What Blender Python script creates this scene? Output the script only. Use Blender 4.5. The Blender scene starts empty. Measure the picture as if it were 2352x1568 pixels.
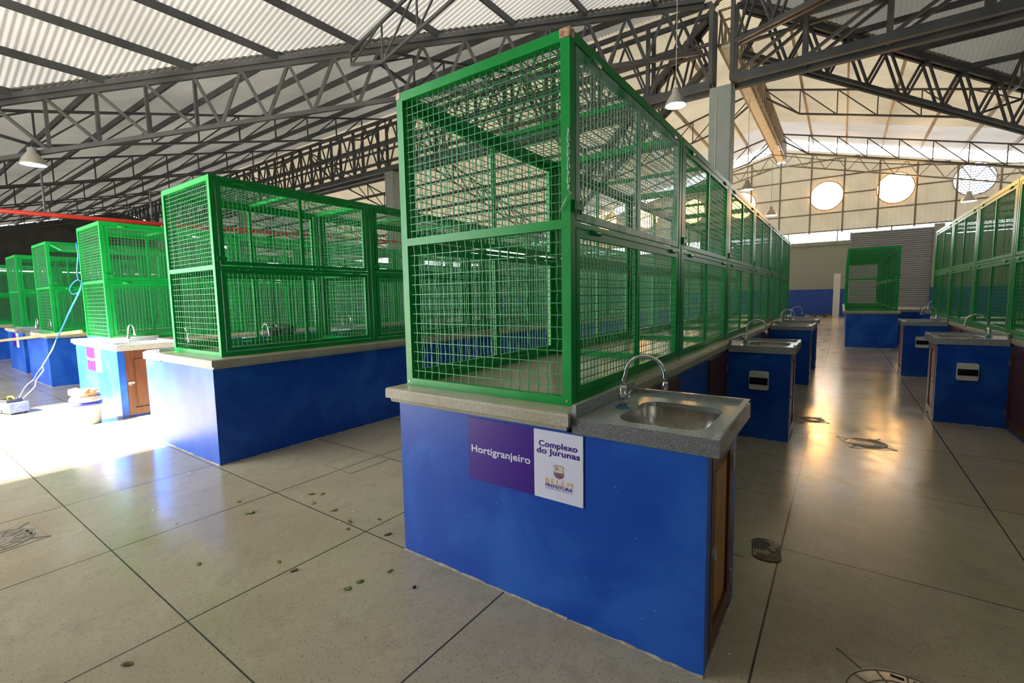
import bpy, math, random
from mathutils import Vector, Matrix
random.seed(7)
scene = bpy.context.scene
COL = scene.collection

# ---------------------------------------------------------------- camera
cam_d = bpy.data.cameras.new('camera')
cam = bpy.data.objects.new('camera', cam_d); COL.objects.link(cam)
yaw, pitch, roll = math.radians(35.32), math.radians(-5.370), math.radians(-0.9874)
cy_, sy_, cp_, sp_ = math.cos(yaw), math.sin(yaw), math.cos(pitch), math.sin(pitch)
fw = Vector((-sy_*cp_, cy_*cp_, sp_)); rt = Vector((cy_, sy_, 0)); up = rt.cross(fw)
r2 = rt*math.cos(roll) + up*math.sin(roll); u2 = up*math.cos(roll) - rt*math.sin(roll)
cam.matrix_world = Matrix(((r2.x, u2.x, -fw.x, 1.9826), (r2.y, u2.y, -fw.y, -1.7094), (r2.z, u2.z, -fw.z, 1.42), (0, 0, 0, 1)))
cam_d.sensor_width = 36.0; cam_d.lens = 36.0*1068.24/2352; cam_d.clip_end = 200; cam_d.clip_start = 0.05
scene.camera = cam

# ---------------------------------------------------------------- sky, sun, exposure
scene.view_settings.view_transform = 'Standard'
scene.view_settings.look = 'None'
scene.view_settings.gamma = 1.0
scene.view_settings.use_curve_mapping = False
scene.view_settings.exposure = 0.2
W = bpy.data.worlds.new('world'); scene.world = W; W.use_nodes = True
wn = W.node_tree.nodes['Background']
wn.inputs[0].default_value = (0.93, 0.97, 1.0, 1); wn.inputs[1].default_value = 8.0
sun_d = bpy.data.lights.new('sun', 'SUN'); sun = bpy.data.objects.new('sun', sun_d); COL.objects.link(sun)
sun_d.energy = 82.0; sun_d.angle = math.radians(5); sun_d.color = (1.0, 0.93, 0.82)
sun.rotation_euler = Vector((0.10, 0.70, -0.70)).to_track_quat('-Z', 'Y').to_euler()
sun.location = (-5, -20, 20)

# ---------------------------------------------------------------- materials
def new_mat(name):
    m = bpy.data.materials.new(name); m.use_nodes = True
    nt = m.node_tree; b = nt.nodes['Principled BSDF']
    return m, nt, b
def N(nt, t, **kw):
    n = nt.nodes.new(t)
    for k, v in kw.items():
        if hasattr(n, k): setattr(n, k, v)
        else: n.inputs[k].default_value = v
    return n
def L(nt, a, b): nt.links.new(a, b)
def rgb(*c): return (c[0], c[1], c[2], 1)
def plain(name, col, rough=0.5, metal=0.0, spec=0.5):
    m, nt, b = new_mat(name)
    b.inputs['Base Color'].default_value = rgb(*col); b.inputs['Roughness'].default_value = rough
    b.inputs['Metallic'].default_value = metal; b.inputs['Specular IOR Level'].default_value = spec
    return m
def coords(nt): return N(nt, 'ShaderNodeNewGeometry').outputs['Position']
def noisy(name, c1, c2, scale=3.0, lo=0.35, hi=0.65, rough=0.5, metal=0.0, detail=5, bump=0.0, stretch=None, spec=0.5, obj=False):
    m, nt, b = new_mat(name)
    p = N(nt, 'ShaderNodeTexCoord').outputs['Object'] if obj else coords(nt)
    if stretch:
        mp = N(nt, 'ShaderNodeMapping'); mp.inputs['Scale'].default_value = stretch; L(nt, p, mp.inputs[0]); p = mp.outputs[0]
    n = N(nt, 'ShaderNodeTexNoise', Scale=scale, Detail=detail); L(nt, p, n.inputs['Vector'])
    r = N(nt, 'ShaderNodeMapRange'); r.inputs[1].default_value = lo; r.inputs[2].default_value = hi; L(nt, n.outputs[0], r.inputs[0])
    mx = N(nt, 'ShaderNodeMix', data_type='RGBA'); mx.inputs[6].default_value = rgb(*c1); mx.inputs[7].default_value = rgb(*c2)
    L(nt, r.outputs[0], mx.inputs[0]); L(nt, mx.outputs[2], b.inputs['Base Color'])
    b.inputs['Roughness'].default_value = rough; b.inputs['Metallic'].default_value = metal; b.inputs['Specular IOR Level'].default_value = spec
    if bump:
        bp = N(nt, 'ShaderNodeBump', Strength=bump, Distance=0.01); L(nt, n.outputs[0], bp.inputs['Height']); L(nt, bp.outputs[0], b.inputs['Normal'])
    return m
def speckle(name, base, dots, scale, rough=0.35, bias=(0.0, 0.35), stain=None, bump=0.0):
    """stone: base colour with chips of several colours picked per voronoi cell"""
    m, nt, b = new_mat(name)
    p = coords(nt)
    v = N(nt, 'ShaderNodeTexVoronoi', Scale=scale); L(nt, p, v.inputs['Vector'])
    rr = N(nt, 'ShaderNodeValToRGB'); cr = rr.color_ramp; cr.interpolation = 'CONSTANT'
    sep = N(nt, 'ShaderNodeSeparateColor'); L(nt, v.outputs['Color'], sep.inputs[0]); L(nt, sep.outputs[0], rr.inputs[0])
    cr.elements[0].position = 0; cr.elements[0].color = rgb(*base)
    k = len(dots)
    cr.elements[1].position = 1-sum(d[1] for d in dots); cr.elements[1].color = rgb(*dots[0][0])
    pos = 1-sum(d[1] for d in dots)+dots[0][1]
    for c, f in dots[1:]:
        e = cr.elements.new(pos); e.color = rgb(*c); pos += f
    mr = N(nt, 'ShaderNodeMapRange'); mr.inputs[1].default_value = bias[0]; mr.inputs[2].default_value = bias[1]
    mr.inputs[3].default_value = 1; mr.inputs[4].default_value = 0.0; L(nt, v.outputs['Distance'], mr.inputs[0])
    mx = N(nt, 'ShaderNodeMix', data_type='RGBA'); mx.inputs[6].default_value = rgb(*base); L(nt, rr.outputs[0], mx.inputs[7]); L(nt, mr.outputs[0], mx.inputs[0])
    out = mx.outputs[2]
    if stain:
        n = N(nt, 'ShaderNodeTexNoise', Scale=stain[1], Detail=6); L(nt, p, n.inputs['Vector'])
        r = N(nt, 'ShaderNodeMapRange'); r.inputs[1].default_value = .42; r.inputs[2].default_value = .62; r.inputs[4].default_value = stain[2]; L(nt, n.outputs[0], r.inputs[0])
        m2 = N(nt, 'ShaderNodeMix', data_type='RGBA'); L(nt, out, m2.inputs[6]); m2.inputs[7].default_value = rgb(*stain[0]); L(nt, r.outputs[0], m2.inputs[0]); out = m2.outputs[2]
    L(nt, out, b.inputs['Base Color']); b.inputs['Roughness'].default_value = rough
    return m

M = {}
M['green'] = noisy('green_paint', (.002, .27, .042), (.006, .33, .06), 6, .35, .7, rough=.32, spec=.35)
M['green_worn'] = noisy('worn_green_paint', (.008, .30, .07), (.30, .52, .42), 7, .38, .56, rough=.35, stretch=(1, 1, .35))
M['wire'] = plain('green_wire', (.035, .25, .09), .4, .1, .4)
M['wire_pale'] = plain('pale_wire', (.40, .54, .50), .35, .25, .5)
M['bolt'] = plain('bolt_metal', (.5, .5, .48), .35, .8)
M['rust'] = noisy('bare_rusty_corner', (.45, .17, .07), (.62, .55, .48), 40, .4, .6, rough=.6)
def blue_mat():
    m, nt, b = new_mat('blue_wall_paint')
    p = coords(nt)
    n = N(nt, 'ShaderNodeTexNoise', Scale=2.2, Detail=4, Distortion=.6); L(nt, p, n.inputs['Vector'])
    r = N(nt, 'ShaderNodeMapRange'); r.inputs[1].default_value = .46; r.inputs[2].default_value = .66; r.inputs[4].default_value = .85; L(nt, n.outputs[0], r.inputs[0])
    mx = N(nt, 'ShaderNodeMix', data_type='RGBA'); mx.inputs[6].default_value = rgb(.004, .068, .43); mx.inputs[7].default_value = rgb(.022, .135, .56); L(nt, r.outputs[0], mx.inputs[0])
    v = N(nt, 'ShaderNodeTexVoronoi', Scale=14); L(nt, p, v.inputs['Vector'])
    c = N(nt, 'ShaderNodeMath', operation='LESS_THAN'); c.inputs[1].default_value = .055; L(nt, v.outputs['Distance'], c.inputs[0])
    m2 = N(nt, 'ShaderNodeMix', data_type='RGBA'); L(nt, mx.outputs[2], m2.inputs[6]); m2.inputs[7].default_value = rgb(.15, .30, .62)
    mm = N(nt, 'ShaderNodeMath', operation='MULTIPLY'); mm.inputs[1].default_value = .7; L(nt, c.outputs[0], mm.inputs[0]); L(nt, mm.outputs[0], m2.inputs[0])
    L(nt, m2.outputs[2], b.inputs['Base Color']); b.inputs['Roughness'].default_value = .36; b.inputs['Specular IOR Level'].default_value = .38
    bp = N(nt, 'ShaderNodeBump', Strength=.25, Distance=.01); L(nt, n.outputs[0], bp.inputs['Height']); L(nt, bp.outputs[0], b.inputs['Normal'])
    return m
M['blue'] = blue_mat()
M['concrete_top'] = speckle('rough_granolithic_edge', (.42, .39, .32), [((.10, .10, .09), .16), ((.62, .60, .54), .22), ((.46, .30, .20), .08), ((.22, .23, .22), .14)], 240, rough=.55, bias=(.0, .75), stain=((.30, .27, .14), 6, .45))
M['cement'] = noisy('cement_smear', (.34, .29, .20), (.52, .46, .35), 30, rough=.8)
M['polished'] = speckle('polished_counter_top', (.50, .45, .34), [((.30, .27, .20), .2), ((.62, .58, .48), .2)], 240, rough=.22, bias=(.0, .75), stain=((.40, .36, .20), 4, .4))
M['granite'] = speckle('grey_granite', (.33, .35, .35), [((.08, .09, .11), .26), ((.58, .60, .62), .28), ((.20, .23, .25), .18)], 430, rough=.16, bias=(.1, .9))
M['steel'] = noisy('brushed_steel', (.42, .40, .37), (.52, .50, .47), 60, rough=.28, metal=1.0)
M['chrome'] = plain('chrome', (.78, .79, .80), .07, 1.0)
M['blue_ring'] = plain('blue_plastic', (.06, .25, .42), .4)
M['wood'] = noisy('brown_stained_wood', (.080, .026, .010), (.125, .042, .015), 5, stretch=(8, 8, .7), rough=.38)
M['wood_pale'] = noisy('orange_wood_panel', (.40, .15, .03), (.50, .21, .05), 5, stretch=(8, 8, .6), rough=.4)
M['wood_rail'] = noisy('planed_timber', (.48, .22, .09), (.62, .33, .16), 6, rough=.55)
M['white_plastic'] = plain('white_plastic', (.72, .71, .68), .35)
M['black_plastic'] = plain('dark_smoked_plastic', (.01, .01, .012), .15)
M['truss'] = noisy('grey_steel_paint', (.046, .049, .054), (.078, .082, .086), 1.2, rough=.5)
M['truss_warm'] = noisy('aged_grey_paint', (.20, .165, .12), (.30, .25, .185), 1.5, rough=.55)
M['purple'] = plain('purple_vinyl', (.045, .003, .25), .3)
M['sign_white'] = plain('white_sign_board', (.72, .74, .90), .3)
M['yellow'] = plain('amber_print', (.85, .42, .03), .4)
M['grey_wall'] = noisy('grey_green_wall_paint', (.27, .31, .25), (.31, .34, .28), 1.0, rough=.6)
M['column'] = noisy('grey_column_paint', (.24, .28, .27), (.28, .31, .29), 2.0, rough=.6)
M['lamp_metal'] = noisy('spun_aluminium_shade', (.34, .33, .29), (.42, .40, .36), 3, rough=.4, metal=.3)
M['cable_grey'] = plain('grey_cable', (.45, .45, .42), .5)
M['red_pipe'] = plain('red_pipe_paint', (.42, .02, .01), .4)
M['cord_blue'] = plain('blue_cord', (.02, .22, .60), .45)
M['cord_white'] = plain('white_cord', (.80, .78, .70), .5)
M['bag'] = plain('black_bin_bag', (.012, .013, .016), .22)
M['leaf'] = noisy('wilted_leaf', (.22, .26, .03), (.10, .17, .02), 40, rough=.6)
M['leaf_dry'] = noisy('dry_brown_leaf', (.10, .05, .02), (.25, .17, .06), 40, rough=.7)
M['paper'] = plain('white_paper', (.75, .75, .72), .6)
M['iron'] = noisy('dirty_cast_iron', (.03, .03, .028), (.07, .06, .045), 30, rough=.55)
M['cast'] = noisy('worn_cast_cover', (.30, .26, .185), (.40, .35, .26), 14, rough=.26)
M['cast_groove'] = plain('cover_groove_dirt', (.13, .095, .055), .6)
M['shutter'] = plain('grey_shutter_paint', (.30, .32, .35), .45, .2)
def emis(name, col, s):
    m, nt, b = new_mat(name); nt.nodes.remove(b)
    e = N(nt, 'ShaderNodeEmission'); e.inputs[0].default_value = rgb(*col); e.inputs[1].default_value = s
    L(nt, e.outputs[0], nt.nodes['Material Output'].inputs[0]); return m
M['lamp_glow'] = emis('lamp_glow', (.85, .93, 1), 9)
M['warm_pane'] = emis('glowing_amber_pane', (1, .50, .14), 28.0)  # emission put in to stand for sun on a sheet behind the opening
def sheet(name, c_refl, c_trans, mixf=.5, n_scale=.35, dark=.7, rib=None):
    """corrugated roofing sheet that lets part of the daylight through"""
    m, nt, b = new_mat(name)
    p = coords(nt)
    n = N(nt, 'ShaderNodeTexNoise', Scale=n_scale, Detail=5); L(nt, p, n.inputs['Vector'])
    r = N(nt, 'ShaderNodeMapRange'); r.inputs[1].default_value = .35; r.inputs[2].default_value = .65; r.inputs[3].default_value = dark; L(nt, n.outputs[0], r.inputs[0])
    def mul(c):
        mx = N(nt, 'ShaderNodeMix', data_type='RGBA', blend_type='MULTIPLY'); mx.inputs[0].default_value = 1
        mx.inputs[6].default_value = rgb(*c); L(nt, r.outputs[0], mx.inputs[7]); return mx.outputs[2]
    b.inputs['Roughness'].default_value = .5; L(nt, mul(c_refl), b.inputs['Base Color'])
    t = N(nt, 'ShaderNodeBsdfTranslucent'); L(nt, mul(c_trans), t.inputs[0])
    s = N(nt, 'ShaderNodeMixShader'); s.inputs[0].default_value = mixf
    L(nt, b.outputs[0], s.inputs[1]); L(nt, t.outputs[0], s.inputs[2]); L(nt, s.outputs[0], nt.nodes['Material Output'].inputs[0])
    return m
M['sheet_clear'] = sheet('translucent_roof_sheet', (.45, .43, .38), (.060, .059, .057), .5, .25, .75)
M['sheet_mid'] = sheet('milky_roof_sheet', (.62, .58, .50), (.053, .0465, .034), .5, .4, .75)
M['sheet_grey'] = sheet('grey_roof_sheet', (.42, .42, .41), (.025, .025, .0235), .35, .3, .7)
M['sheet_cream'] = sheet('cream_wall_sheet', (.74, .68, .54), (.115, .100, .073), .5, .8, .85)
def floor_mat():
    m, nt, b = new_mat('terrazzo_floor')
    p = coords(nt)
    sep = N(nt, 'ShaderNodeSeparateXYZ'); L(nt, p, sep.inputs[0])
    # chips
    nz = N(nt, 'ShaderNodeTexNoise', Scale=40, Detail=2); L(nt, p, nz.inputs['Vector']); wv = N(nt, 'ShaderNodeVectorMath', operation='MULTIPLY_ADD'); L(nt, nz.outputs['Color'], wv.inputs[0]); wv.inputs[1].default_value = (.02, .02, .02); L(nt, p, wv.inputs[2])
    v = N(nt, 'ShaderNodeTexVoronoi', Scale=150); L(nt, wv.outputs[0], v.inputs['Vector'])
    sc = N(nt, 'ShaderNodeSeparateColor'); L(nt, v.outputs['Color'], sc.inputs[0])
    pick = N(nt, 'ShaderNodeMath', operation='GREATER_THAN'); pick.inputs[1].default_value = .74; L(nt, sc.outputs[0], pick.inputs[0])
    near = N(nt, 'ShaderNodeMath', operation='LESS_THAN'); near.inputs[1].default_value = .30; L(nt, v.outputs['Distance'], near.inputs[0])
    chip = N(nt, 'ShaderNodeMath', operation='MULTIPLY'); L(nt, pick.outputs[0], chip.inputs[0]); L(nt, near.outputs[0], chip.inputs[1])
    # base tint and stains
    n1 = N(nt, 'ShaderNodeTexNoise', Scale=1.1, Detail=7, Roughness=.62); L(nt, p, n1.inputs['Vector'])
    n2 = N(nt, 'ShaderNodeTexNoise', Scale=4.5, Detail=8, Roughness=.7); L(nt, p, n2.inputs['Vector'])
    r1 = N(nt, 'ShaderNodeMapRange'); r1.inputs[1].default_value = .36; r1.inputs[2].default_value = .64; L(nt, n1.outputs[0], r1.inputs[0])
    base = N(nt, 'ShaderNodeMix', data_type='RGBA'); base.inputs[6].default_value = rgb(.39, .325, .215); base.inputs[7].default_value = rgb(.48, .42, .29); L(nt, r1.outputs[0], base.inputs[0])
    r2_ = N(nt, 'ShaderNodeMapRange'); r2_.inputs[1].default_value = .5; r2_.inputs[2].default_value = .72; r2_.inputs[4].default_value = .5; L(nt, n2.outputs[0], r2_.inputs[0])
    st = N(nt, 'ShaderNodeMix', data_type='RGBA'); L(nt, base.outputs[2], st.inputs[6]); st.inputs[7].default_value = rgb(.25, .20, .135); L(nt, r2_.outputs[0], st.inputs[0])
    col = N(nt, 'ShaderNodeMix', data_type='RGBA'); L(nt, st.outputs[2], col.inputs[6]); col.inputs[7].default_value = rgb(.07, .08, .075)
    cm = N(nt, 'ShaderNodeMath', operation='MULTIPLY'); cm.inputs[1].default_value = .8; L(nt, chip.outputs[0], cm.inputs[0]); L(nt, cm.outputs[0], col.inputs[0])
    # expansion joints: x lines at .69 + 1.06 k ; y lines at .97 k west of x=1.6, 1.17+1.28 k east of it
    def line(sock, off, pitch, w):
        a = N(nt, 'ShaderNodeMath', operation='SUBTRACT'); L(nt, sock, a.inputs[0]); a.inputs[1].default_value = off - pitch/2
        d = N(nt, 'ShaderNodeMath', operation='FLOORED_MODULO'); L(nt, a.outputs[0], d.inputs[0]); d.inputs[1].default_value = pitch
        e = N(nt, 'ShaderNodeMath', operation='SUBTRACT'); L(nt, d.outputs[0], e.inputs[0]); e.inputs[1].default_value = pitch/2
        f = N(nt, 'ShaderNodeMath', operation='ABSOLUTE'); L(nt, e.outputs[0], f.inputs[0])
        g = N(nt, 'ShaderNodeMath', operation='LESS_THAN'); L(nt, f.outputs[0], g.inputs[0]); g.inputs[1].default_value = w
        return g.outputs[0]
    lx = line(sep.outputs[0], .70, 1.06, .0042)
    la = line(sep.outputs[1], 0.0, .962, .0035); lb = line(sep.outputs[1], 1.17, 1.28, .0035)
    east = N(nt, 'ShaderNodeMath', operation='GREATER_THAN'); L(nt, sep.outputs[0], east.inputs[0]); east.inputs[1].default_value = 1.6
    ly = N(nt, 'ShaderNodeMix', data_type='FLOAT'); L(nt, east.outputs[0], ly.inputs[0]); L(nt, la, ly.inputs[2]); L(nt, lb, ly.inputs[3])
    mxl = N(nt, 'ShaderNodeMath', operation='MAXIMUM'); L(nt, lx, mxl.inputs[0]); L(nt, ly.outputs[0], mxl.inputs[1])
    fin = N(nt, 'ShaderNodeMix', data_type='RGBA'); L(nt, col.outputs[2], fin.inputs[6]); fin.inputs[7].default_value = rgb(.035, .03, .025); L(nt, mxl.outputs[0], fin.inputs[0])
    L(nt, fin.outputs[2], b.inputs['Base Color'])
    rr = N(nt, 'ShaderNodeMapRange'); rr.inputs[1].default_value = .3; rr.inputs[2].default_value = .7; rr.inputs[3].default_value = .12; rr.inputs[4].default_value = .27; L(nt, n2.outputs[0], rr.inputs[0])
    L(nt, rr.outputs[0], b.inputs['Roughness'])
    bp = N(nt, 'ShaderNodeBump', Strength=.06, Distance=.02); L(nt, n1.outputs[0], bp.inputs['Height']); L(nt, bp.outputs[0], b.inputs['Normal'])
    return m
M['floor'] = floor_mat()
def twotone(name, low, high, z):
    m, nt, b = new_mat(name)
    sep = N(nt, 'ShaderNodeSeparateXYZ'); L(nt, coords(nt), sep.inputs[0])
    g = N(nt, 'ShaderNodeMath', operation='GREATER_THAN'); L(nt, sep.outputs[2], g.inputs[0]); g.inputs[1].default_value = z
    mx = N(nt, 'ShaderNodeMix', data_type='RGBA'); mx.inputs[6].default_value = rgb(*low); mx.inputs[7].default_value = rgb(*high); L(nt, g.outputs[0], mx.inputs[0])
    L(nt, mx.outputs[2], b.inputs['Base Color']); b.inputs['Roughness'].default_value = .5; return m
M['wall_two'] = twotone('wall_with_blue_dado', (.006, .066, .38), (.30, .33, .27), 1.6)

# ---------------------------------------------------------------- mesh helpers
class MB:
    def __init__(s, fx=None): s.v = []; s.f = []; s.sm = []; s.fx = fx
    def P(s, p): return s.fx(p) if s.fx else (p[0], p[1], p[2])
    def add(s, vs, fs, smooth=False):
        o = len(s.v); s.v += [s.P(p) for p in vs]; s.f += [tuple(i+o for i in f) for f in fs]; s.sm += [smooth]*len(fs); return s
    def box(s, x0, x1, y0, y1, z0, z1):
        return s.add([(x0, y0, z0), (x1, y0, z0), (x1, y1, z0), (x0, y1, z0), (x0, y0, z1), (x1, y0, z1), (x1, y1, z1), (x0, y1, z1)],
                     [(0, 3, 2, 1), (4, 5, 6, 7), (0, 1, 5, 4), (1, 2, 6, 5), (2, 3, 7, 6), (3, 0, 4, 7)])
    def bar(s, p, q, w, h=None, upv=(0, 0, 1), caps=True):
        h = h or w; p = Vector(p); q = Vector(q); d = (q-p).normalized(); u = Vector(upv)
        if abs(d.dot(u)) > .98: u = Vector((0, 1, 0))
        a = d.cross(u).normalized(); b = a.cross(d).normalized()
        vs = [e + a*w/2*i + b*h/2*j for e in (p, q) for i, j in ((-1, -1), (1, -1), (1, 1), (-1, 1))]
        fs = [(0, 1, 5, 4), (1, 2, 6, 5), (2, 3, 7, 6), (3, 0, 4, 7)]
        if caps: fs += [(3, 2, 1, 0), (4, 5, 6, 7)]
        return s.add([tuple(x) for x in vs], fs)
    def tube(s, pts, r, n=8, caps=True, closed=False):
        pts = [Vector(p) for p in pts]; m = len(pts); vs = []; fs = []
        prev = None
        for i, p in enumerate(pts):
            if closed: d = (pts[(i+1) % m]-pts[i-1])
            else: d = pts[min(i+1, m-1)]-pts[max(i-1, 0)]
            d = d.normalized() if d.length > 1e-9 else Vector((0, 0, 1))
            if prev is None:
                a = d.orthogonal().normalized()
            else:
                a = (prev - d*prev.dot(d)); a = a.normalized() if a.length > 1e-6 else d.orthogonal().normalized()
            prev = a; b = d.cross(a)
            rr = r[i] if isinstance(r, (list, tuple)) else r
            for k in range(n):
                t = 2*math.pi*k/n; vs.append(tuple(p + a*rr*math.cos(t) + b*rr*math.sin(t)))
        for i in range(m if closed else m-1):
            j = (i+1) % m
            for k in range(n):
                k2 = (k+1) % n; fs.append((i*n+k, i*n+k2, j*n+k2, j*n+k))
        s.add(vs, fs, True)
        if caps and not closed:
            o = len(s.v)-len(vs)
            s.f.append(tuple(o+k for k in range(n))[::-1]); s.sm.append(False)
            s.f.append(tuple(o+(m-1)*n+k for k in range(n))); s.sm.append(False)
        return s
    def lathe(s, prof, c=(0, 0, 0), n=24, caps=True):
        vs = []; fs = []
        for r, z in prof:
            for k in range(n):
                t = 2*math.pi*k/n; vs.append((c[0]+r*math.cos(t), c[1]+r*math.sin(t), c[2]+z))
        for i in range(len(prof)-1):
            for k in range(n):
                k2 = (k+1) % n; fs.append((i*n+k, i*n+k2, (i+1)*n+k2, (i+1)*n+k))
        s.add(vs, fs, True)
        return s
    def prism(s, poly, z0, z1):
        n = len(poly); vs = [(x, y, z0) for x, y in poly]+[(x, y, z1) for x, y in poly]
        fs = [tuple(range(n))[::-1], tuple(range(n, 2*n))]+[(i, (i+1) % n, (i+1) % n+n, i+n) for i in range(n)]
        return s.add(vs, fs)
    def mesh(s, name, mats):
        me = bpy.data.meshes.new(name); me.from_pydata(s.v, [], s.f)
        for m in (mats if isinstance(mats, (list, tuple)) else [mats]): me.materials.append(m)
        me.polygons.foreach_set('use_smooth', s.sm); me.update(); return me
    def build(s, name, mats, parent=None, bevel=0):
        o = bpy.data.objects.new(name, s.mesh(name, mats)); COL.objects.link(o)
        if parent: o.parent = parent
        if bevel:
            b = o.modifiers.new('bevel', 'BEVEL'); b.width = bevel; b.segments = 2; b.limit_method = 'ANGLE'
        return o
def empty(name, loc=(0, 0, 0), rz=0):
    o = bpy.data.objects.new(name, None); COL.objects.link(o); o.location = loc; o.rotation_euler = (0, 0, rz); o.empty_display_size = .1; return o
def tag(o, label=None, cat=None, group=None, kind=None):
    if label: o['label'] = label
    if cat: o['category'] = cat
    if group: o['group'] = group
    if kind: o['kind'] = kind
    return o
def struct(name, mb, m, label=None):
    o = mb.build(name, m); o['kind'] = 'structure'
    if label: o['label'] = label
    return o
def copy_tree(o, parent=None):
    c = o.copy(); COL.objects.link(c)
    if parent: c.parent = parent
    for ch in KIDS.get(o.name, []): copy_tree_n(ch, c)
    return c
def copy_tree_n(o, parent):
    c = o.copy(); COL.objects.link(c); c.parent = parent
    for ch in list(o.children): copy_tree_n(ch, c)
KIDS = {}
def dup(o):
    c = o.copy(); COL.objects.link(c)
    for ch in list(o.children): copy_tree_n(ch, c)
    return c
ORD_ = 0
ORD = ['first', 'second', 'third', 'fourth', 'fifth', 'sixth', 'seventh', 'eighth']

# ---------------------------------------------------------------- floor
YF, YB, XL, XR = -3.6, 31.0, -56.0, 16.0
struct('floor', MB().box(XL-.3, XR+.3, YF-.3, YB+.3, -.12, 0), M['floor'], 'polished speckled terrazzo floor with thin dark joints')
struct('ground', MB().box(-90, 90, -70, 100, -.4, -.14), noisy('outside_paving', (.30, .28, .24), (.36, .34, .30), 1), 'sunlit paving outside the market hall')

# ---------------------------------------------------------------- roof: two gabled wings that cross
XC, YC, ZR, SX, SY = -1.25, 14.2, 10.42, .2546, .2724
EX = 17.0
def roofA(x): return ZR - SX*abs(x-XC)
def roofB(y): return ZR - SY*abs(y-YC)
def corr(axis, sgn, a0, a1, mat_of, label):
    """one slope. axis 'A': ridge along y, falls in x (sgn). sheets run down the slope; waves across."""
    pitch, seg = .128, 6; amp = .010 if (axis == 'A' and a0 >= YC) else .020
    parts = {}
    n = int((a1-a0)/pitch*seg)
    for i in range(n):
        t0, t1 = a0+(a1-a0)*i/n, a0+(a1-a0)*(i+1)/n
        w0, w1 = amp*math.sin(2*math.pi*i/seg), amp*math.sin(2*math.pi*(i+1)/seg)
        if axis == 'A':
            def lim(t): return min(EX, abs(t-YC)*SY/SX) + .12
            rows = []
            for t, w in ((t0, w0), (t1, w1)):
                l = lim((t0+t1)/2)
                rows.append([(XC+sgn*d, t, ZR-SX*d+w) for d in (0, l)])
            key = mat_of((t0+t1)/2)
        else:
            def lim(t): return min(YB-YC if sgn > 0 else YC-YF, abs(t-XC)*SX/SY) + .12
            rows = []
            for t, w in ((t0, w0), (t1, w1)):
                l = lim((t0+t1)/2)
                rows.append([(t, YC+sgn*d, ZR-SY*d+w) for d in (0, l)])
            key = mat_of((t0+t1)/2)
        mb = parts.setdefault(key, MB())
        mb.add([rows[0][0], rows[0][1], rows[1][1], rows[1][0]], [(0, 1, 2, 3)], True)
    obs = []
    for k, mb in parts.items():
        o = struct('ceiling', mb, M[k], label); obs.append(o)
    return obs
def purlins(root, axis, sgn, a0, a1):
    k = 1
    while True:
        d = 1.55*k if axis == 'A' else 1.47*k
        if axis == 'A':
            if d > EX: break
            lo = d*SX/SY                      # |y-YC| where the valley is
            x, z = XC+sgn*d, ZR-SX*d-.12
            if a0 >= YC: p, q = (x, YC+lo, z), (x, a1, z)
            else: p, q = (x, a0, z), (x, YC-lo, z)
            if abs(p[1]-q[1]) < .4 or p[1] > q[1]: break
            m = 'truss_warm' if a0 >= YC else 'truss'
        else:
            if d > (YB-YC if sgn > 0 else YC-YF): break
            lo = d*SY/SX
            y, z = YC+sgn*d, ZR-SY*d-.12
            if a0 >= XC: p, q = (XC+lo, y, z), (a1, y, z)
            else: p, q = (a0, y, z), (XC-lo, y, z)
            if p[0] > q[0]-.4: break
            m = 'truss'
        MB().bar(p, q, .07, .17).build('purlin', M[m], root); k += 1
def matA_far(t): return 'sheet_clear' if t > 27.2 else 'sheet_mid'
slopes = [('A', -1, YF, YC, lambda t: 'sheet_clear', 'bright translucent corrugated roof slope over the front stalls'),
          ('A', 1, YF, YC, lambda t: 'sheet_grey', 'corrugated roof slope above the camera'),
          ('A', -1, YC, YB, matA_far, 'pale roof slope behind the grey column'),
          ('A', 1, YC, YB, matA_far, 'pale roof slope over the far end of the aisle'),
          ('B', -1, XL, XC, lambda t: 'sheet_grey', 'grey roof slope over the long left hall, front side'),
          ('B', 1, XL, XC, lambda t: 'sheet_mid' if t > -36 else 'sheet_grey', 'grey roof slope over the long left hall, rear side'),
          ('B', -1, XC, XR, lambda t: 'sheet_grey', 'grey roof slope to the front right'),
          ('B', 1, XC, XR, lambda t: 'sheet_grey', 'dark grey ribbed roof slope at the top right')]
for ax, sg, a0, a1, mf, lb in slopes:
    obs = corr(ax, sg, a0, a1, mf, lb)
    purlins(obs[0], ax, sg, a0, a1)

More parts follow.
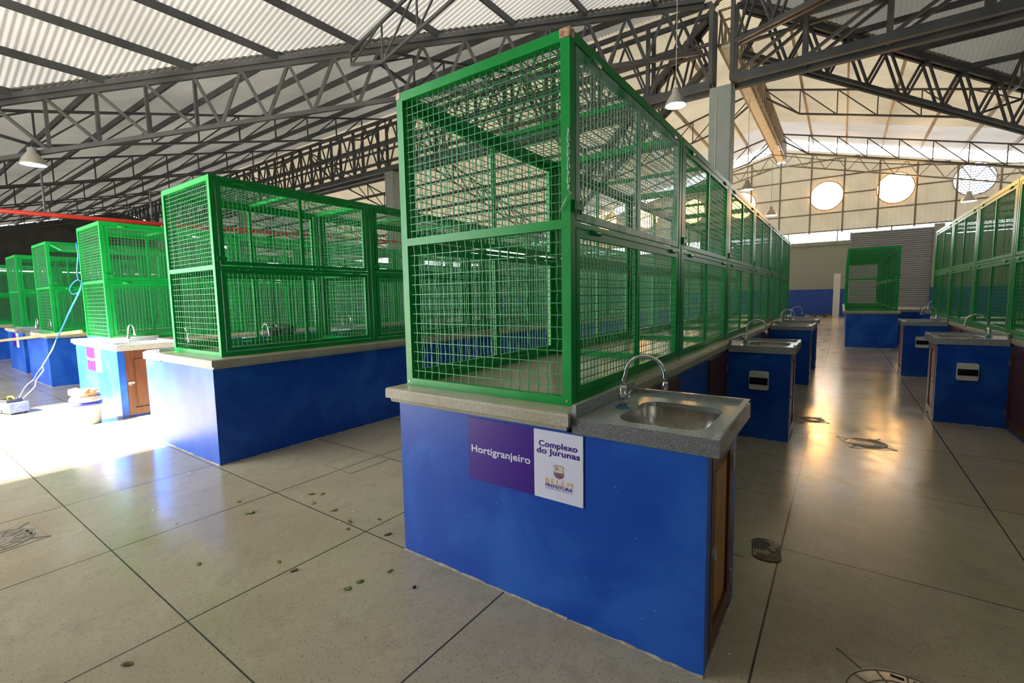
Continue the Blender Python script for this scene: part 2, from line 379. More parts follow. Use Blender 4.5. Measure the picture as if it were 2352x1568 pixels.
# ---------------------------------------------------------------- trusses
def lattice(top, bot, n, label, cat='truss', name='roof_truss', mat='truss', w=.07, webw=.05, posts=True, sym=False, double=0.0, group=None):
    """top/bot: functions t(0..1)->point. builds chords + web as parts of one truss"""
    root = empty(name, bot(0.0)); base = Vector(bot(0.0))
    sh = lambda p: tuple(Vector(p)-base)
    offs = (0,) if not double else (-double/2, double/2)
    d0 = (Vector(bot(1))-Vector(bot(0))); d0.z = 0; side = Vector((-d0.y, d0.x, 0)).normalized()
    ch, cb, wb = MB(), MB(), MB()
    for o in offs:
        T = lambda t: tuple(Vector(sh(top(t)))+side*o)
        B = lambda t: tuple(Vector(sh(bot(t)))+side*o)
        for i in range(n):
            a, b = i/n, (i+1)/n
            ch.bar(T(a), T(b), w, w*1.2); cb.bar(B(a), B(b), w, w*1.2)
            if sym: wb.bar(B(a), T((a+b)/2), webw, webw, caps=False); wb.bar(T((a+b)/2), B(b), webw, webw, caps=False)
            elif name == 'valley_truss': (wb.bar(B(a), T(b), webw, webw, caps=False) if i > n*.55 else (wb.bar(T(a), B((a+b)/2), webw, webw, caps=False), wb.bar(B((a+b)/2), T(b), webw, webw, caps=False)))
            else: wb.bar(T(a), B(b), webw, webw, caps=False)
            if posts and not sym and not (name == 'valley_truss' and i <= n*.55): wb.bar(B(a), T(a), webw, webw, caps=False)
        wb.bar(B(1), T(1), webw, webw, caps=False)
    if double:
        for i in range(n+1):
            for F, m_ in ((top, ch), (bot, cb)):
                p = Vector(sh(F(i/n))); m_.bar(p-side*double/2, p+side*double/2, webw)
    ch.build('top_chord', M[mat], root); cb.build('bottom_chord', M[mat], root); wb.build('web_bracing', M[mat], root)
    tag(root, label, cat, group); return root
# valley trusses
def valley2(dx, dy, label, n=16, sym=True, dbl=.20, ww=.06):
    tm = 15.8*SY/SX if dy > 0 or dx > 0 else 17.5*SY/SX
    def P(t, dz):
        d = .5+t*(tm-.5); return (XC+dx*d, YC+dy*d*SX/SY, ZR-SX*d-dz)
    r = lattice(lambda t: P(t, .30), lambda t: P(t, 1.62), n, label, name='valley_truss', double=dbl, sym=sym, w=.09, webw=ww)
    b = Vector(P(0, 1.62)); m = MB(); m.bar(Vector(P(0, .175))-b, Vector(P(1, .175))-b, .2, .12); m.build('valley_beam', M['truss'], r)
valley2(-1, -1, 'long grey valley truss crossing above the left stalls', 21, False, .0, .075)
valley2(1, 1, 'grey valley truss sloping down to the right beyond the column')
valley2(-1, 1, 'grey valley truss running back to the left behind the column')
valley2(1, -1, 'grey valley truss passing overhead to the front right')
# big girder on the column, along x
ZG = 7.76
def girder(x0, x1, label, near):
    base = Vector((x0, YC, ZG)); root = empty('ridge_girder', base)
    n = max(1, round(abs(x1-x0)/1.9)); ch, cb, wb, md = MB(), MB(), MB(), MB()
    for oy in (-.28, .28):
        cb.bar((0, oy, 0), (x1-x0, oy, 0), .16, .22); ch.bar((0, oy, 2.3), (x1-x0, oy, 2.3), .10, .14)
        md.bar((0, oy, 1.18), (x1-x0, oy, 1.18), .10, .08)
        for i in range(n+1):
            x = (x1-x0)*i/n; wb.bar((x, oy, 0), (x, oy, 2.3), .11, .11, caps=False)
            if i < n:
                xb = (x1-x0)*(i+1)/n
                wb.bar((x, oy, .05), (xb, oy, 1.18), .08, .08, caps=False) if near else wb.bar((x, oy, 0), ((x+xb)/2, oy, 2.3), .06, .06, caps=False)
                if not near: wb.bar(((x+xb)/2, oy, 2.3), (xb, oy, 0), .06, .06, caps=False)
                else: wb.bar((xb, oy, 1.18), (x, oy, 2.3), .08, .08, caps=False)
    for i in range(n+1):
        x = (x1-x0)*i/n; cb.bar((x, -.28, 0), (x, .28, 0), .08, .08)
    ch.build('top_chord', M['truss'], root); cb.build('bottom_chord', M['truss'], root); wb.build('web_bracing', M['truss'], root); md.build('middle_rail', M['truss'], root)
    tag(root, label, 'girder')
girder(XC-.3, XL+.5, 'deep lattice ridge girder running left from the column over the long hall', False)
girder(XC+.3, XR-.5, 'heavy horizontal girder running right from the top of the grey column', True)
# ridge truss along y from column to far gable, with pale bottom flange
base = Vector((XC, YC+.4, 9.12))
def rtop(t): return (XC, YC+.4+t*(YB-YC-.7), 10.15)
def rbot(t): return (XC, YC+.4+t*(YB-YC-.7), 9.14)
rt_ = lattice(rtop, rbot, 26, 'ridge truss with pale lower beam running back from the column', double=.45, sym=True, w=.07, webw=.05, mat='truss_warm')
MB().bar((0, 0, -.06), (0, YB-YC-.7, -.06), .30, .12).build('lower_beam', noisy('pale_beam_paint', (.74, .68, .56), (.84, .79, .68), 3, rough=.5), rt_)
# spot lights on the beam end
for dx in (-.10, .16):
    o = MB().lathe([(.0, .06), (.06, .06), (.075, 0), (.0, 0)], n=14).build('beam_spotlight', M['lamp_glow']); o.location = (XC+dx, YB-.6, 8.97)
    tag(o, 'tiny bright spotlight under the far end of the pale ridge beam', 'spotlight', 'two spotlights under the ridge beam end')
# wing A frames (fish-belly trusses along x)
def frameA(y, sgn, label, hi=None):
    dlim = min(EX-.3, abs(y-YC)*SY/SX) - .1
    def T(t): d = .2+t*(dlim-.2); return (XC+sgn*d, y, ZR-SX*d-.27)
    def B(t):
        d = .2+t*(dlim-.2); dep = .95*min(1, t/.12+.35, (1-t)/.12+.35); return (XC+sgn*d, y, ZR-SX*d-.27-dep)
    lattice(T, B, max(4, round(dlim/1.25)), label, w=.06, webw=.04)
frameA(6.7, -1, 'rafter truss rising over the front left stalls')
frameA(6.7, 1, 'rafter truss above the front right of the aisle')
frameA(-.8, -1, 'rafter truss nearest the market entrance')
frameA(21.7, 1, 'rafter truss right of the ridge, midway to the far wall')
frameA(21.7, -1, 'rafter truss left of the ridge, behind the grey column')
frameA(28.6, 1, 'thin rafter truss right of the ridge in front of the bright far strip')
frameA(28.6, -1, 'thin rafter truss left of the ridge in front of the bright far strip')
# gable truss: parallel to the wall top
def gab(sgn, label):
    def T(t): d = .15+t*16.2; return (XC+sgn*d, YB-.35, 9.62-SX*d)
    def B(t): d = .15+t*16.2; return (XC+sgn*d, YB-.35, 9.62-SX*d-.72)
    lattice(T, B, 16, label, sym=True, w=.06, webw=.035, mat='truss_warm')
gab(1, 'rusty lattice truss along the top of the cream gable wall, right half')
gab(-1, 'rusty lattice truss along the top of the cream gable wall, left half')
# wing B frames along y
def frameB(x, sgn, label):
    full = (YB-YC if sgn > 0 else YC-YF) - .3
    d1 = min(full, abs(x-XC)*SX/SY) - .1
    def T(t): d = .35+t*(d1-.35); return (x, YC+sgn*d, ZR-SY*d-.27)
    def B(t):
        d = .35+t*(d1-.35); dep = .92*min(1, t/.12+.35, (1-t)/.10+.35); return (x, YC+sgn*d, ZR-SY*d-.27-dep)
    lattice(T, B, max(4, round(d1/1.35)), label, w=.06, webw=.045)
for x, lb in ((-8.75, 'nearest'), (-16.3, 'second'), (-23.8, 'third'), (-31.3, 'fourth'), (-38.8, 'fifth'), (-46.3, 'farthest')):
    frameB(x, -1, lb+' of the rafter trusses spanning the front slope of the left hall')
    frameB(x, 1, lb+' of the rafter trusses spanning the rear slope of the left hall')
frameB(6.25, 1, 'rafter truss across the dark slope at the top right')

# ---------------------------------------------------------------- column
c = MB().box(XC-.31, XC+.31, YC-.31, YC+.31, 0, 7.64).build('column', M['column'], bevel=.02); c['kind'] = 'structure'; c['label'] = 'tall square grey concrete column carrying the ridge girders'
MB().box(-.012+XC-.1, .012+XC-.1, YC-.335, YC-.311, .3, 7.4).build('conduit', M['cable_grey'], c)
for (x, y) in ((-16.3, YC), (-31.3, YC), (-46.3, YC)):
    c = MB().box(x-.28, x+.28, y-.28, y+.28, 0, 7.64).build('column', M['column']); c['kind'] = 'structure'; c['label'] = 'grey column in the long left hall'

# ---------------------------------------------------------------- walls
def wall_y(name, y, t, segs, m, label=None):
    mb = MB()
    for x0, x1, z0, z1 in segs: mb.box(x0, x1, y, y+t, z0, z1)
    return struct(name, mb, m, label)
# far wall, lower masonry
struct('wall_back', MB().box(XL, 2.28, YB, YB+.2, 0, 4.30).box(5.76, XR, YB, YB+.2, 0, 4.30).box(5.74, 6.15, YB-.12, YB, 0, 4.86), M['wall_two'], 'grey green far wall with a blue dado')
struct('trim_1', MB().box(XL, 2.28, YB-.08, YB+.02, 4.12, 4.33), M['grey_wall'], 'pale ledge along the top of the far wall')
# cream corrugated gable with round openings
def gable_wall(y, xs, zbot, topf, holes, name, label, mat):
    mb = MB(); pitch, seg, amp = .20, 4, .018
    x = xs[0]; i = 0
    while x < xs[1]:
        x2 = min(x+pitch/seg, xs[1]); w0 = amp*math.sin(math.pi/2*i*1.0); w1 = amp*math.sin(math.pi/2*(i+1)*1.0); xm = (x+x2)/2
        cuts = [zbot, topf(xm)]
        for hx, hz, r in holes:
            if abs(xm-hx) < r:
                h = math.sqrt(r*r-(xm-hx)**2); cuts += [hz-h, hz+h]
        cuts.sort()
        for a, b in zip(cuts[::2], cuts[1::2]):
            if b > a: mb.add([(x, y+w0, a), (x2, y+w1, a), (x2, y+w1, b), (x, y+w0, b)], [(0, 1, 2, 3)], True)
        x = x2; i += 1
    return struct(name, mb, mat, label)
HOLES = [(hx, 6.93, .80) for hx in (-12.5, -9.4, -6.4, -3.4, 1.03, 4.09, 7.15)]
gable_wall(YB+.12, (-18, XR), 4.9, lambda x: 9.95-SX*abs(x-XC) if abs(x-XC) < 18.1 else 5.3, HOLES, 'wall_gable', 'cream corrugated gable wall with a row of round openings', M['sheet_cream'])
# girts and posts of the gable
gr = MB()
for z in (4.92, 5.93, 6.95, 7.95, 8.9):
    h = (9.85-z)/SX; xa = max(XC-h, -18)
    for hx, hz, r in HOLES+[(99, z, .1)]:
        q = math.sqrt(max(0, r*r-(z-hz)**2))
        if q <= 0 or xa > XR: continue
        xb = min(hx-q, XC+h, XR)
        if xb > xa: gr.box(xa, xb, YB+.02, YB+.07, z-.035, z+.035)
        xa = max(xa, hx+q)
girt = struct('trim_2', gr, M['truss_warm'], 'rusty horizontal rails of the gable wall')
pst = MB()
for k in range(-10, 11):
    x = .27+1.56*k
    if x > XR: continue
    top = 9.7-SX*abs(x-XC); pst.box(x-.04, x+.04, YB-.06, YB+.02, 4.8, top)
struct('trim_3', pst, M['truss_warm'], 'upright posts of the gable wall')
# round windows
slat_m = plain('painted_louvre', (.16, .28, .60), .5)
for i, (hx, hz, r) in enumerate(HOLES):
    root = empty('window_%d' % (i+1), (hx, YB+.12, hz)); root['kind'] = 'structure'
    root['label'] = '%s round opening in the cream gable wall, counted from the left' % ORD[i] if i != 6 else 'round louvred opening with blue sky between its slats'
    MB().tube([(r*math.cos(a*math.pi/18), 0, r*math.sin(a*math.pi/18)) for a in range(36)], .025, 6, closed=True).build('window_frame', M['truss_warm'], root)
    sl = MB(); k = -.72
    while k < .75:
        h = math.sqrt(max(0, r*r-k*k))
        if h > .05: sl.bar((-h, .05, k), (h, .05, k), .05, .034, upv=(0, 0, 1))
        k += .12
    (sl.build('louvre', slat_m, root) if i == 6 else None)
    if i < 6:
        MB().lathe([(0, 0), (r-.01, 0)], n=36).build('window_pane', M['warm_pane'], root)
        o = [c_ for c_ in root.children if c_.name.startswith('window_pane')][0]; o.rotation_euler = (math.pi/2, 0, 0); o.location = (0, .14, 0)
# roller shutter door
root = empty('door_1', (4.02, YB, 0)); root['kind'] = 'structure'; root['label'] = 'tall grey roller shutter door in the far wall'
mb = MB(); z = 0; sh = []
while z < 4.72:
    mb.add([(-1.72, .05, z), (1.72, .05, z), (1.72, .01, z+.03), (-1.72, .01, z+.03), (1.72, .01, z+.085), (-1.72, .01, z+.085), (1.72, .05, z+.11), (-1.72, .05, z+.11)], [(0, 1, 2, 3), (3, 2, 4, 5), (5, 4, 6, 7)]); z += .11
mb.build('shutter_curtain', M['shutter'], root)
MB().box(-1.80, -1.72, -.04, .1, 0, 4.75).box(1.72, 1.80, -.04, .1, 0, 4.75).build('door_frame', M['shutter'], root)
# slim clerestory posts over the wall, dotted sheet edge
mb = MB()
x = XL
while x < XR: mb.box(x, x+.06, YB+.02, YB+.08, 4.3, 4.92); x += 2.4
struct('trim_4', mb, M['truss_warm'], 'posts in the bright strip above the far wall')
# white leaf leaning by the wall, rubble
o = MB().box(-.16, .16, -.04, .0, 0, 2.48).build('white_board', M['white_plastic']); o.location = (1.72, YB-.01, 0); tag(o, 'tall narrow white board standing against the far wall beside the caged block', 'board')
for k in range(9):
    m = MB(); s = random.uniform(.09, .2); pts = [(s*math.cos(a)*random.uniform(.7, 1.1), s*math.sin(a)*random.uniform(.7, 1.1)) for a in [j*1.05 for j in range(6)]]
    m.prism(pts, 0, s*random.uniform(.7, 1.2)); o = m.build('rubble_lump', plain('rubble', (.30-.03*(k % 4)*2, .26-.03*(k % 4)*2, .20-.02*(k % 4)*2), .8))
    o.location = (.35+k*.14, YB-.35-.2*(k % 3), 0); o.rotation_euler = (0, 0, k); tag(o, 'small lump of rubble at the foot of the far blue dado', 'rubble', 'rubble lumps by the far wall')
# left end wall with bright strip and gable, front wall with the entrance gap
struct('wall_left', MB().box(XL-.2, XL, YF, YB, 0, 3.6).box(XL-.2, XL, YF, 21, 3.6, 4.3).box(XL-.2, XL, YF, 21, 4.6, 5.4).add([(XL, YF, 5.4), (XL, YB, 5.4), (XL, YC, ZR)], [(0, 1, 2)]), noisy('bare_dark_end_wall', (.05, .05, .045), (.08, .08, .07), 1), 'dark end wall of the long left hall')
struct('wall_right', MB().box(XR, XR+.2, YF, YB, 0, 5.4).add([(XR, YF, 5.4), (XR, YB, 5.4), (XR, YC, ZR)], [(0, 1, 2)]), M['wall_two'], 'wall to the right of the hall')
mb = MB().box(XL, -15, YF-.2, YF, 0, 5.5).box(-2.3, XR, YF-.2, YF, 0, 5.5).box(-15, -7.6, YF-.2, YF, 4.2, 5.5).box(-4.2, -2.3, YF-.2, YF, 4.2, 5.5).box(-7.6, -4.2, YF-.2, YF, 5.3, 5.5)
for x in (-12, -8.2): mb.box(x-.12, x+.12, YF-.2, YF, 0, 5.2)
struct('wall_front', mb, M['wall_two'], 'front wall, open to the street between its piers')
gable_wall(YF-.1, (XC-17.5, XC+17.2), 5.55, lambda x: roofA(x)+.12, [], 'wall_gable_front', 'grey gable sheets over the entrance', M['sheet_grey'])
struct('sun_blocker', MB().box(-20, -7.7, -10, YF-.2, 4.3, 4.4).box(-4.3, 10, -10, YF-.2, 4.3, 4.4), M['shutter'], 'unseen sun blocker added outside the entrance, with a gap')  # added out of view to block the sun except through the gap

# ---------------------------------------------------------------- wire cage
CW, CL, CH = 1.055, 1.66, 1.585
ZT = .936
def wires(mb, o, ua, va, ul, vl, sp, r=.0018, crimp=0, fx=None):
    """grid of wires on the rectangle o + u*ua + v*va"""
    o = Vector(o); ua = Vector(ua); va = Vector(va); nrm = ua.cross(va).normalized()
    nu = round(ul/sp); nv = round(vl/sp)
    def run(a, d, length, off, other):
        if crimp:
            n = max(2, round(length/(sp/1.0)))
            pts = [a + d*length*i/n + other*(crimp if i % 2 else -crimp)*.5 + nrm*(off) for i in range(n+1)]
            for p, q in zip(pts[:-1], pts[1:]): mb.bar(p, q, 2*r, 2*r, upv=nrm, caps=False)
        else: mb.bar(a+nrm*off, a+d*length+nrm*off, 2*r, 2*r, upv=nrm, caps=False)
    for i in range(1, nu): run(o+ua*(ul*i/nu), va, vl, 0, ua)
    for j in range(1, nv): run(o+va*(vl*j/nv), ua, ul, 2*r, va) if not crimp else mb.bar(o+va*(vl*j/nv)+nrm*2*r, o+va*(vl*j/nv)+ua*ul+nrm*2*r, 2*r, 2*r, upv=nrm, caps=False)
def frame_rect(mb, o, ua, va, ul, vl, w, d):
    o = Vector(o); ua = Vector(ua); va = Vector(va); n = ua.cross(va)
    mb.bar(o+va*w/2, o+va*w/2+ua*ul, d, w, upv=va); mb.bar(o+va*(vl-w/2), o+va*(vl-w/2)+ua*ul, d, w, upv=va)
    mb.bar(o+ua*w/2+va*w, o+ua*w/2+va*(vl-w), d, w, upv=ua); mb.bar(o+ua*(ul-w/2)+va*w, o+ua*(ul-w/2)+va*(vl-w), d, w, upv=ua)
P = .045; ZM = .795
def build_flap(root, side, z0, z1, mat, name, open_deg=0, wmat='wire', cr=0):
    """a hinged mesh flap: frame with middle stile, wire mesh and hinge; side=0 left (x=0), 1 right (x=CW)"""
    f = empty(name, (CW-.015 if side else .015, 0, z1)); f.parent = root
    y0, y1 = P+.012, CL-P-.012; h = z1-z0
    mb = MB(); frame_rect(mb, (0, y0, -h), (0, 1, 0), (0, 0, 1), y1-y0, h, .034, .026)
    ym = (y0+y1)/2; mb.bar((0, ym, -h+.034), (0, ym, -.034), .024, .030, upv=(0, 1, 0)); mb.build('flap_frame', mat, f)
    mb = MB(); wires(mb, (-.002, y0+.02, -h+.02), (0, 1, 0), (0, 0, 1), y1-y0-.04, h-.04, .039, crimp=cr); mb.build('wire_mesh', M[wmat], f)
    for yy in (y0+.14, y1-.2): MB().tube([(.012 if side else -.012, yy, .0), (.012 if side else -.012, yy+.10, .0)], .013, 8).build('hinge', mat, f)
    if open_deg: f.rotation_euler = (0, math.radians(-open_deg if side else open_deg), 0)
    return f
def make_cage(front_mesh=True, hero=False, open_flap=False, back_panel=False):
    root = empty('wire_cage')
    g = M['green']
    for x in (P/2, CW-P/2):
        for y in (P/2, CL-P/2):
            MB().box(x-P/2, x+P/2, y-P/2, y+P/2, 0, CH-P).build('post', g, root)
    mb = MB(); z = CH-P/2
    mb.box(0, CW, 0, P, CH-P, CH); mb.box(0, CW, CL-P, CL, CH-P, CH); mb.box(0, P, P, CL-P, CH-P, CH); mb.box(CW-P, CW, P, CL-P, CH-P, CH)
    mb.build('top_frame', g, root)
    mb = MB(); b = .040
    mb.box(P, CW-P, 0, .03, 0, b); mb.box(P, CW-P, CL-.03, CL, 0, b); mb.box(0, .03, P, CL-P, 0, b); mb.box(CW-.03, CW, P, CL-P, 0, b)
    mb.build('bottom_frame', g, root)
    if front_mesh: MB().box(P, CW-P, 0, .035, ZM-.02, ZM+.02).build('middle_rail', g, root)
    MB().box(0, .022, P, CL-P, ZM-.012, ZM+.012).build('middle_rail', g, root)
    MB().box(CW-.022, CW, P, CL-P, ZM-.012, ZM+.012).build('middle_rail', g, root)
    if front_mesh:
        mb = MB(); wires(mb, (P-.02, .018, .03), (1, 0, 0), (0, 0, 1), CW-2*P+.04, ZM-.05, .053, crimp=.006 if hero else 0, r=.0018); mb.build('wire_panel', M['wire'], root)
        mb = MB(); wires(mb, (P-.02, .018, ZM+.02), (1, 0, 0), (0, 0, 1), CW-2*P+.04, CH-P-ZM-.02, .039, crimp=.003 if hero else 0, r=.0018); mb.build('wire_panel', M['wire'], root)
    if back_panel:
        mb = MB(); wires(mb, (P, CL-.018, .03), (1, 0, 0), (0, 0, 1), CW-2*P, CH-P-.04, .05); mb.build('wire_panel', M['wire'], root)
    mb = MB(); wires(mb, (P, P, CH-.012), (1, 0, 0), (0, 1, 0), CW-2*P, CL-2*P, .05); mb.build('top_wire_panel', M['wire'], root)
    MB().box(P, CW-P, CL/2-.016, CL/2+.016, CH-P+.005, CH-.012).build('top_cross_bar', g, root)
    fm = M['green_worn'] if hero else g
    build_flap(root, 1, ZM+.022, CH-P-.005, fm, 'upper_flap', 78 if open_flap else 0, 'wire_pale' if hero else 'wire')
    build_flap(root, 1, b+.005, ZM-.018, M['green'], 'lower_flap', 0, 'wire')
    build_flap(root, 0, ZM+.022, CH-P-.005, g, 'upper_flap', 0)
    build_flap(root, 0, b+.005, ZM-.018, g, 'lower_flap', 0)
    MB().box(CW, CW+.012, .03, .10, ZM+.06, ZM+.09).box(CW-.02, CW+.012, .02, .035, ZM+.05, ZM+.10).tube([(CW+.006, .085, ZM+.045), (CW+.006, .085, ZM+.105)], .006, 6).build('hasp', g, root)
    if hero:
        mb = MB()
        for k in range(9):
            z0 = 1.17-k*.028; c_ = Vector((CW-.012 if False else CW-.005, -.006, z0))
            pts = [c_+Vector(((.006*math.cos(a)) if k % 2 else 0, (.006*math.cos(a)) if not k % 2 else 0, .018*math.sin(a))) for a in [j*math.pi/4 for j in range(8)]]
            mb.tube(pts, .0022, 5, closed=True)
        mb.tube([(CW-.006, -.008, .93), (CW+.012, -.012, .915), (CW-.012, -.012, .90), (CW-.045, -.01, .85)], .002, 5)
        mb.build('chain', M['bolt'], root)
        MB().box(CW-P-.002, CW+.002, -.002, P*.9, CH-.035, CH+.002).build('bare_corner', M['rust'], root); MB().box(-.002, .028, -.002, .03, CH-.03, CH+.002).build('bare_corner', M['rust'], root)
        [MB().tube([(x_, -.003, .022), (x_, .0, .022)], .005, 8).build('bolt', M['bolt'], root) for x_ in (CW-.022, .022)]
    return root
proto_hero = make_cage(True, hero=True)
proto_mesh = make_cage(True)
proto_open = make_cage(False)
proto_end = make_cage(False, back_panel=True)
proto_flap = make_cage(True, open_flap=True)
PROTO = {'hero': [proto_hero, False], 'mesh': [proto_mesh, False], 'open': [proto_open, False], 'end': [proto_end, False], 'flap': [proto_flap, False]}
def put_cage(kind, x, y, label, group):
    p = PROTO[kind]
    o = p[0] if not p[1] else dup(p[0])
    p[1] = True
    o.location = (x, y, ZT+.0015); tag(o, label, 'wire cage', group); return o

# ---------------------------------------------------------------- market counter (base + terrazzo edge + doors)
def rrect(cx, cy, hx, hy, r, n=6):
    out = []
    for sx, sy, a0 in ((1, 1, 0), (-1, 1, 90), (-1, -1, 180), (1, -1, 270)):
        for i in range(n+1):
            a = math.radians(a0+90*i/n); out.append((cx+sx*(hx-r)+r*math.cos(a), cy+sy*(hy-r)+r*math.sin(a)))
    return out
def panel_door(mb_f, mb_p, x, y0, y1, z0, z1, s=1):
    """framed timber door lying in the plane x, thickness outward in +x"""
    w = .065; t = .022
    mb_f.box(x, x+t, y0, y0+w, z0, z1); mb_f.box(x, x+t, y1-w, y1, z0, z1); mb_f.box(x, x+t, y0+w, y1-w, z0, z0+w*1.3); mb_f.box(x, x+t, y0+w, y1-w, z1-w*1.3, z1)
    mb_p.box(x, x+.009, y0+w, y1-w, z0+w*1.3, z1-w*1.3)
    mb_p.box(x+.009, x+.015, y0+w+.03, y1-w-.03, z0+w*1.3+.03, z1-w*1.3-.03)
def make_door(root, x, y0, y1, z0, z1, fx, pale=False, name='cabinet_door'):
    f, p = MB(fx), MB(fx); panel_door(f, p, x, y0, y1, z0, z1)
    o = f.build(name, M['wood'], root)
    p.build('door_panel', M['wood_pale'] if pale else M['wood'], o)
    for z in (z0+.12, z1-.16): MB(fx).box(x+.016, x+.027, y1-.006, y1+.016, z-.035, z+.035).build('hinge', M['bolt'], o)
    h = MB(fx); h.box(x+.022, x+.027, y0+.012, y0+.075, (z0+z1)/2-.013, (z0+z1)/2+.013); zc = (z0+z1)/2
    h.tube([(x+.032, y0+.03+.016*math.cos(a), zc-.012+.016*math.sin(a)) for a in [j*math.pi/5 for j in range(10)]], .004, 6, closed=True)
    h.build('hasp', M['bolt'], o)
    return o
def wavy_slab(mb, x0, x1, y0, y1, z0, z1, lip=.015):
    """countertop with rounded nose and slightly uneven lower edge"""
    n = 60
    def ring(off, z, j): return [(x0-off, y0-off, z+j()), (x1+off, y0-off, z+j()), (x1+off, y1+off, z+j()), (x0-off, y1+off, z+j())]
    rs = []
    for off, z in ((-.022, z0), (-.018, z0+.018), (0, z0+.024), (0, z1-.014), (-.004, z1-.004), (-.014, z1)):
        rs.append([(x0-off, y0-off, z), (x1+off, y0-off, z), (x1+off, y1+off, z), (x0-off, y1+off, z)])
    vs = [p for r in rs for p in r]; fs = []
    for i in range(len(rs)-1):
        for k in range(4): fs.append((i*4+k, i*4+(k+1) % 4, (i+1)*4+(k+1) % 4, (i+1)*4+k))
    fs.append((3, 2, 1, 0)); o = (len(rs)-1)*4; fs.append((o, o+1, o+2, o+3))
    mb.add(vs, fs)
def fillet(mb, p, q, out):
    n = max(6, round(math.dist(p, q)/.035)); pts = []
    for i in range(n+1): t = i/n; pts.append((p[0]+(q[0]-p[0])*t, p[1]+(q[1]-p[1])*t, random.uniform(.004, .014), random.uniform(.002, .009)))
    vs = []
    for x, y, o, h in pts: vs += [(x+out[0]*.0004, y+out[1]*.0004, h), (x+out[0]*o, y+out[1]*o, .0008)]
    mb.add(vs, [(2*i, 2*i+1, 2*i+3, 2*i+2) for i in range(n)])
def make_counter(x0, y0, length, mirror, label, doors=True, group='blue stall counters', w=1.05):
    """block with cage side starting at x0; mirror flips the sink side to the left"""
    root = empty('market_counter', (x0, y0, 0))
    fx = (lambda p: (w-p[0], p[1], p[2])) if mirror else None
    mb = MB(fx); mb.box(0, w, 0, length, 0, .858); mb.build('base', M['blue'], root)
    random.seed(int(x0*10)); mb = MB(fx)
    fillet(mb, (0, 0), (w-.002, 0), (0, -1)); fillet(mb, (0, 0), (0, length), (-1, 0))
    mb.build('cement_fillet', M['cement'], root)
    mb = MB(fx); wavy_slab(mb, -.075, w+.025, -.035, length+.03, .856, ZT); mb.build('countertop', M['concrete_top'], root)
    MB(fx).box(-.055, w+.005, -.015, length+.01, ZT-.002, ZT+.0008).build('polished_surface', M['polished'], root)
    if doors:
        y = 0.70
        spans = [(.78, 1.62), (2.56, 3.30)]
        k = 0
        while True:
            for a, b in spans:
                if k*3.34+b < length-.1 : make_door(root, w, a+k*3.34, b+k*3.34, .04, .845, fx)
            k += 1
            if k*3.34 > length: break
    tag(root, label, 'counter', group); return root
SINK_MESH = {}
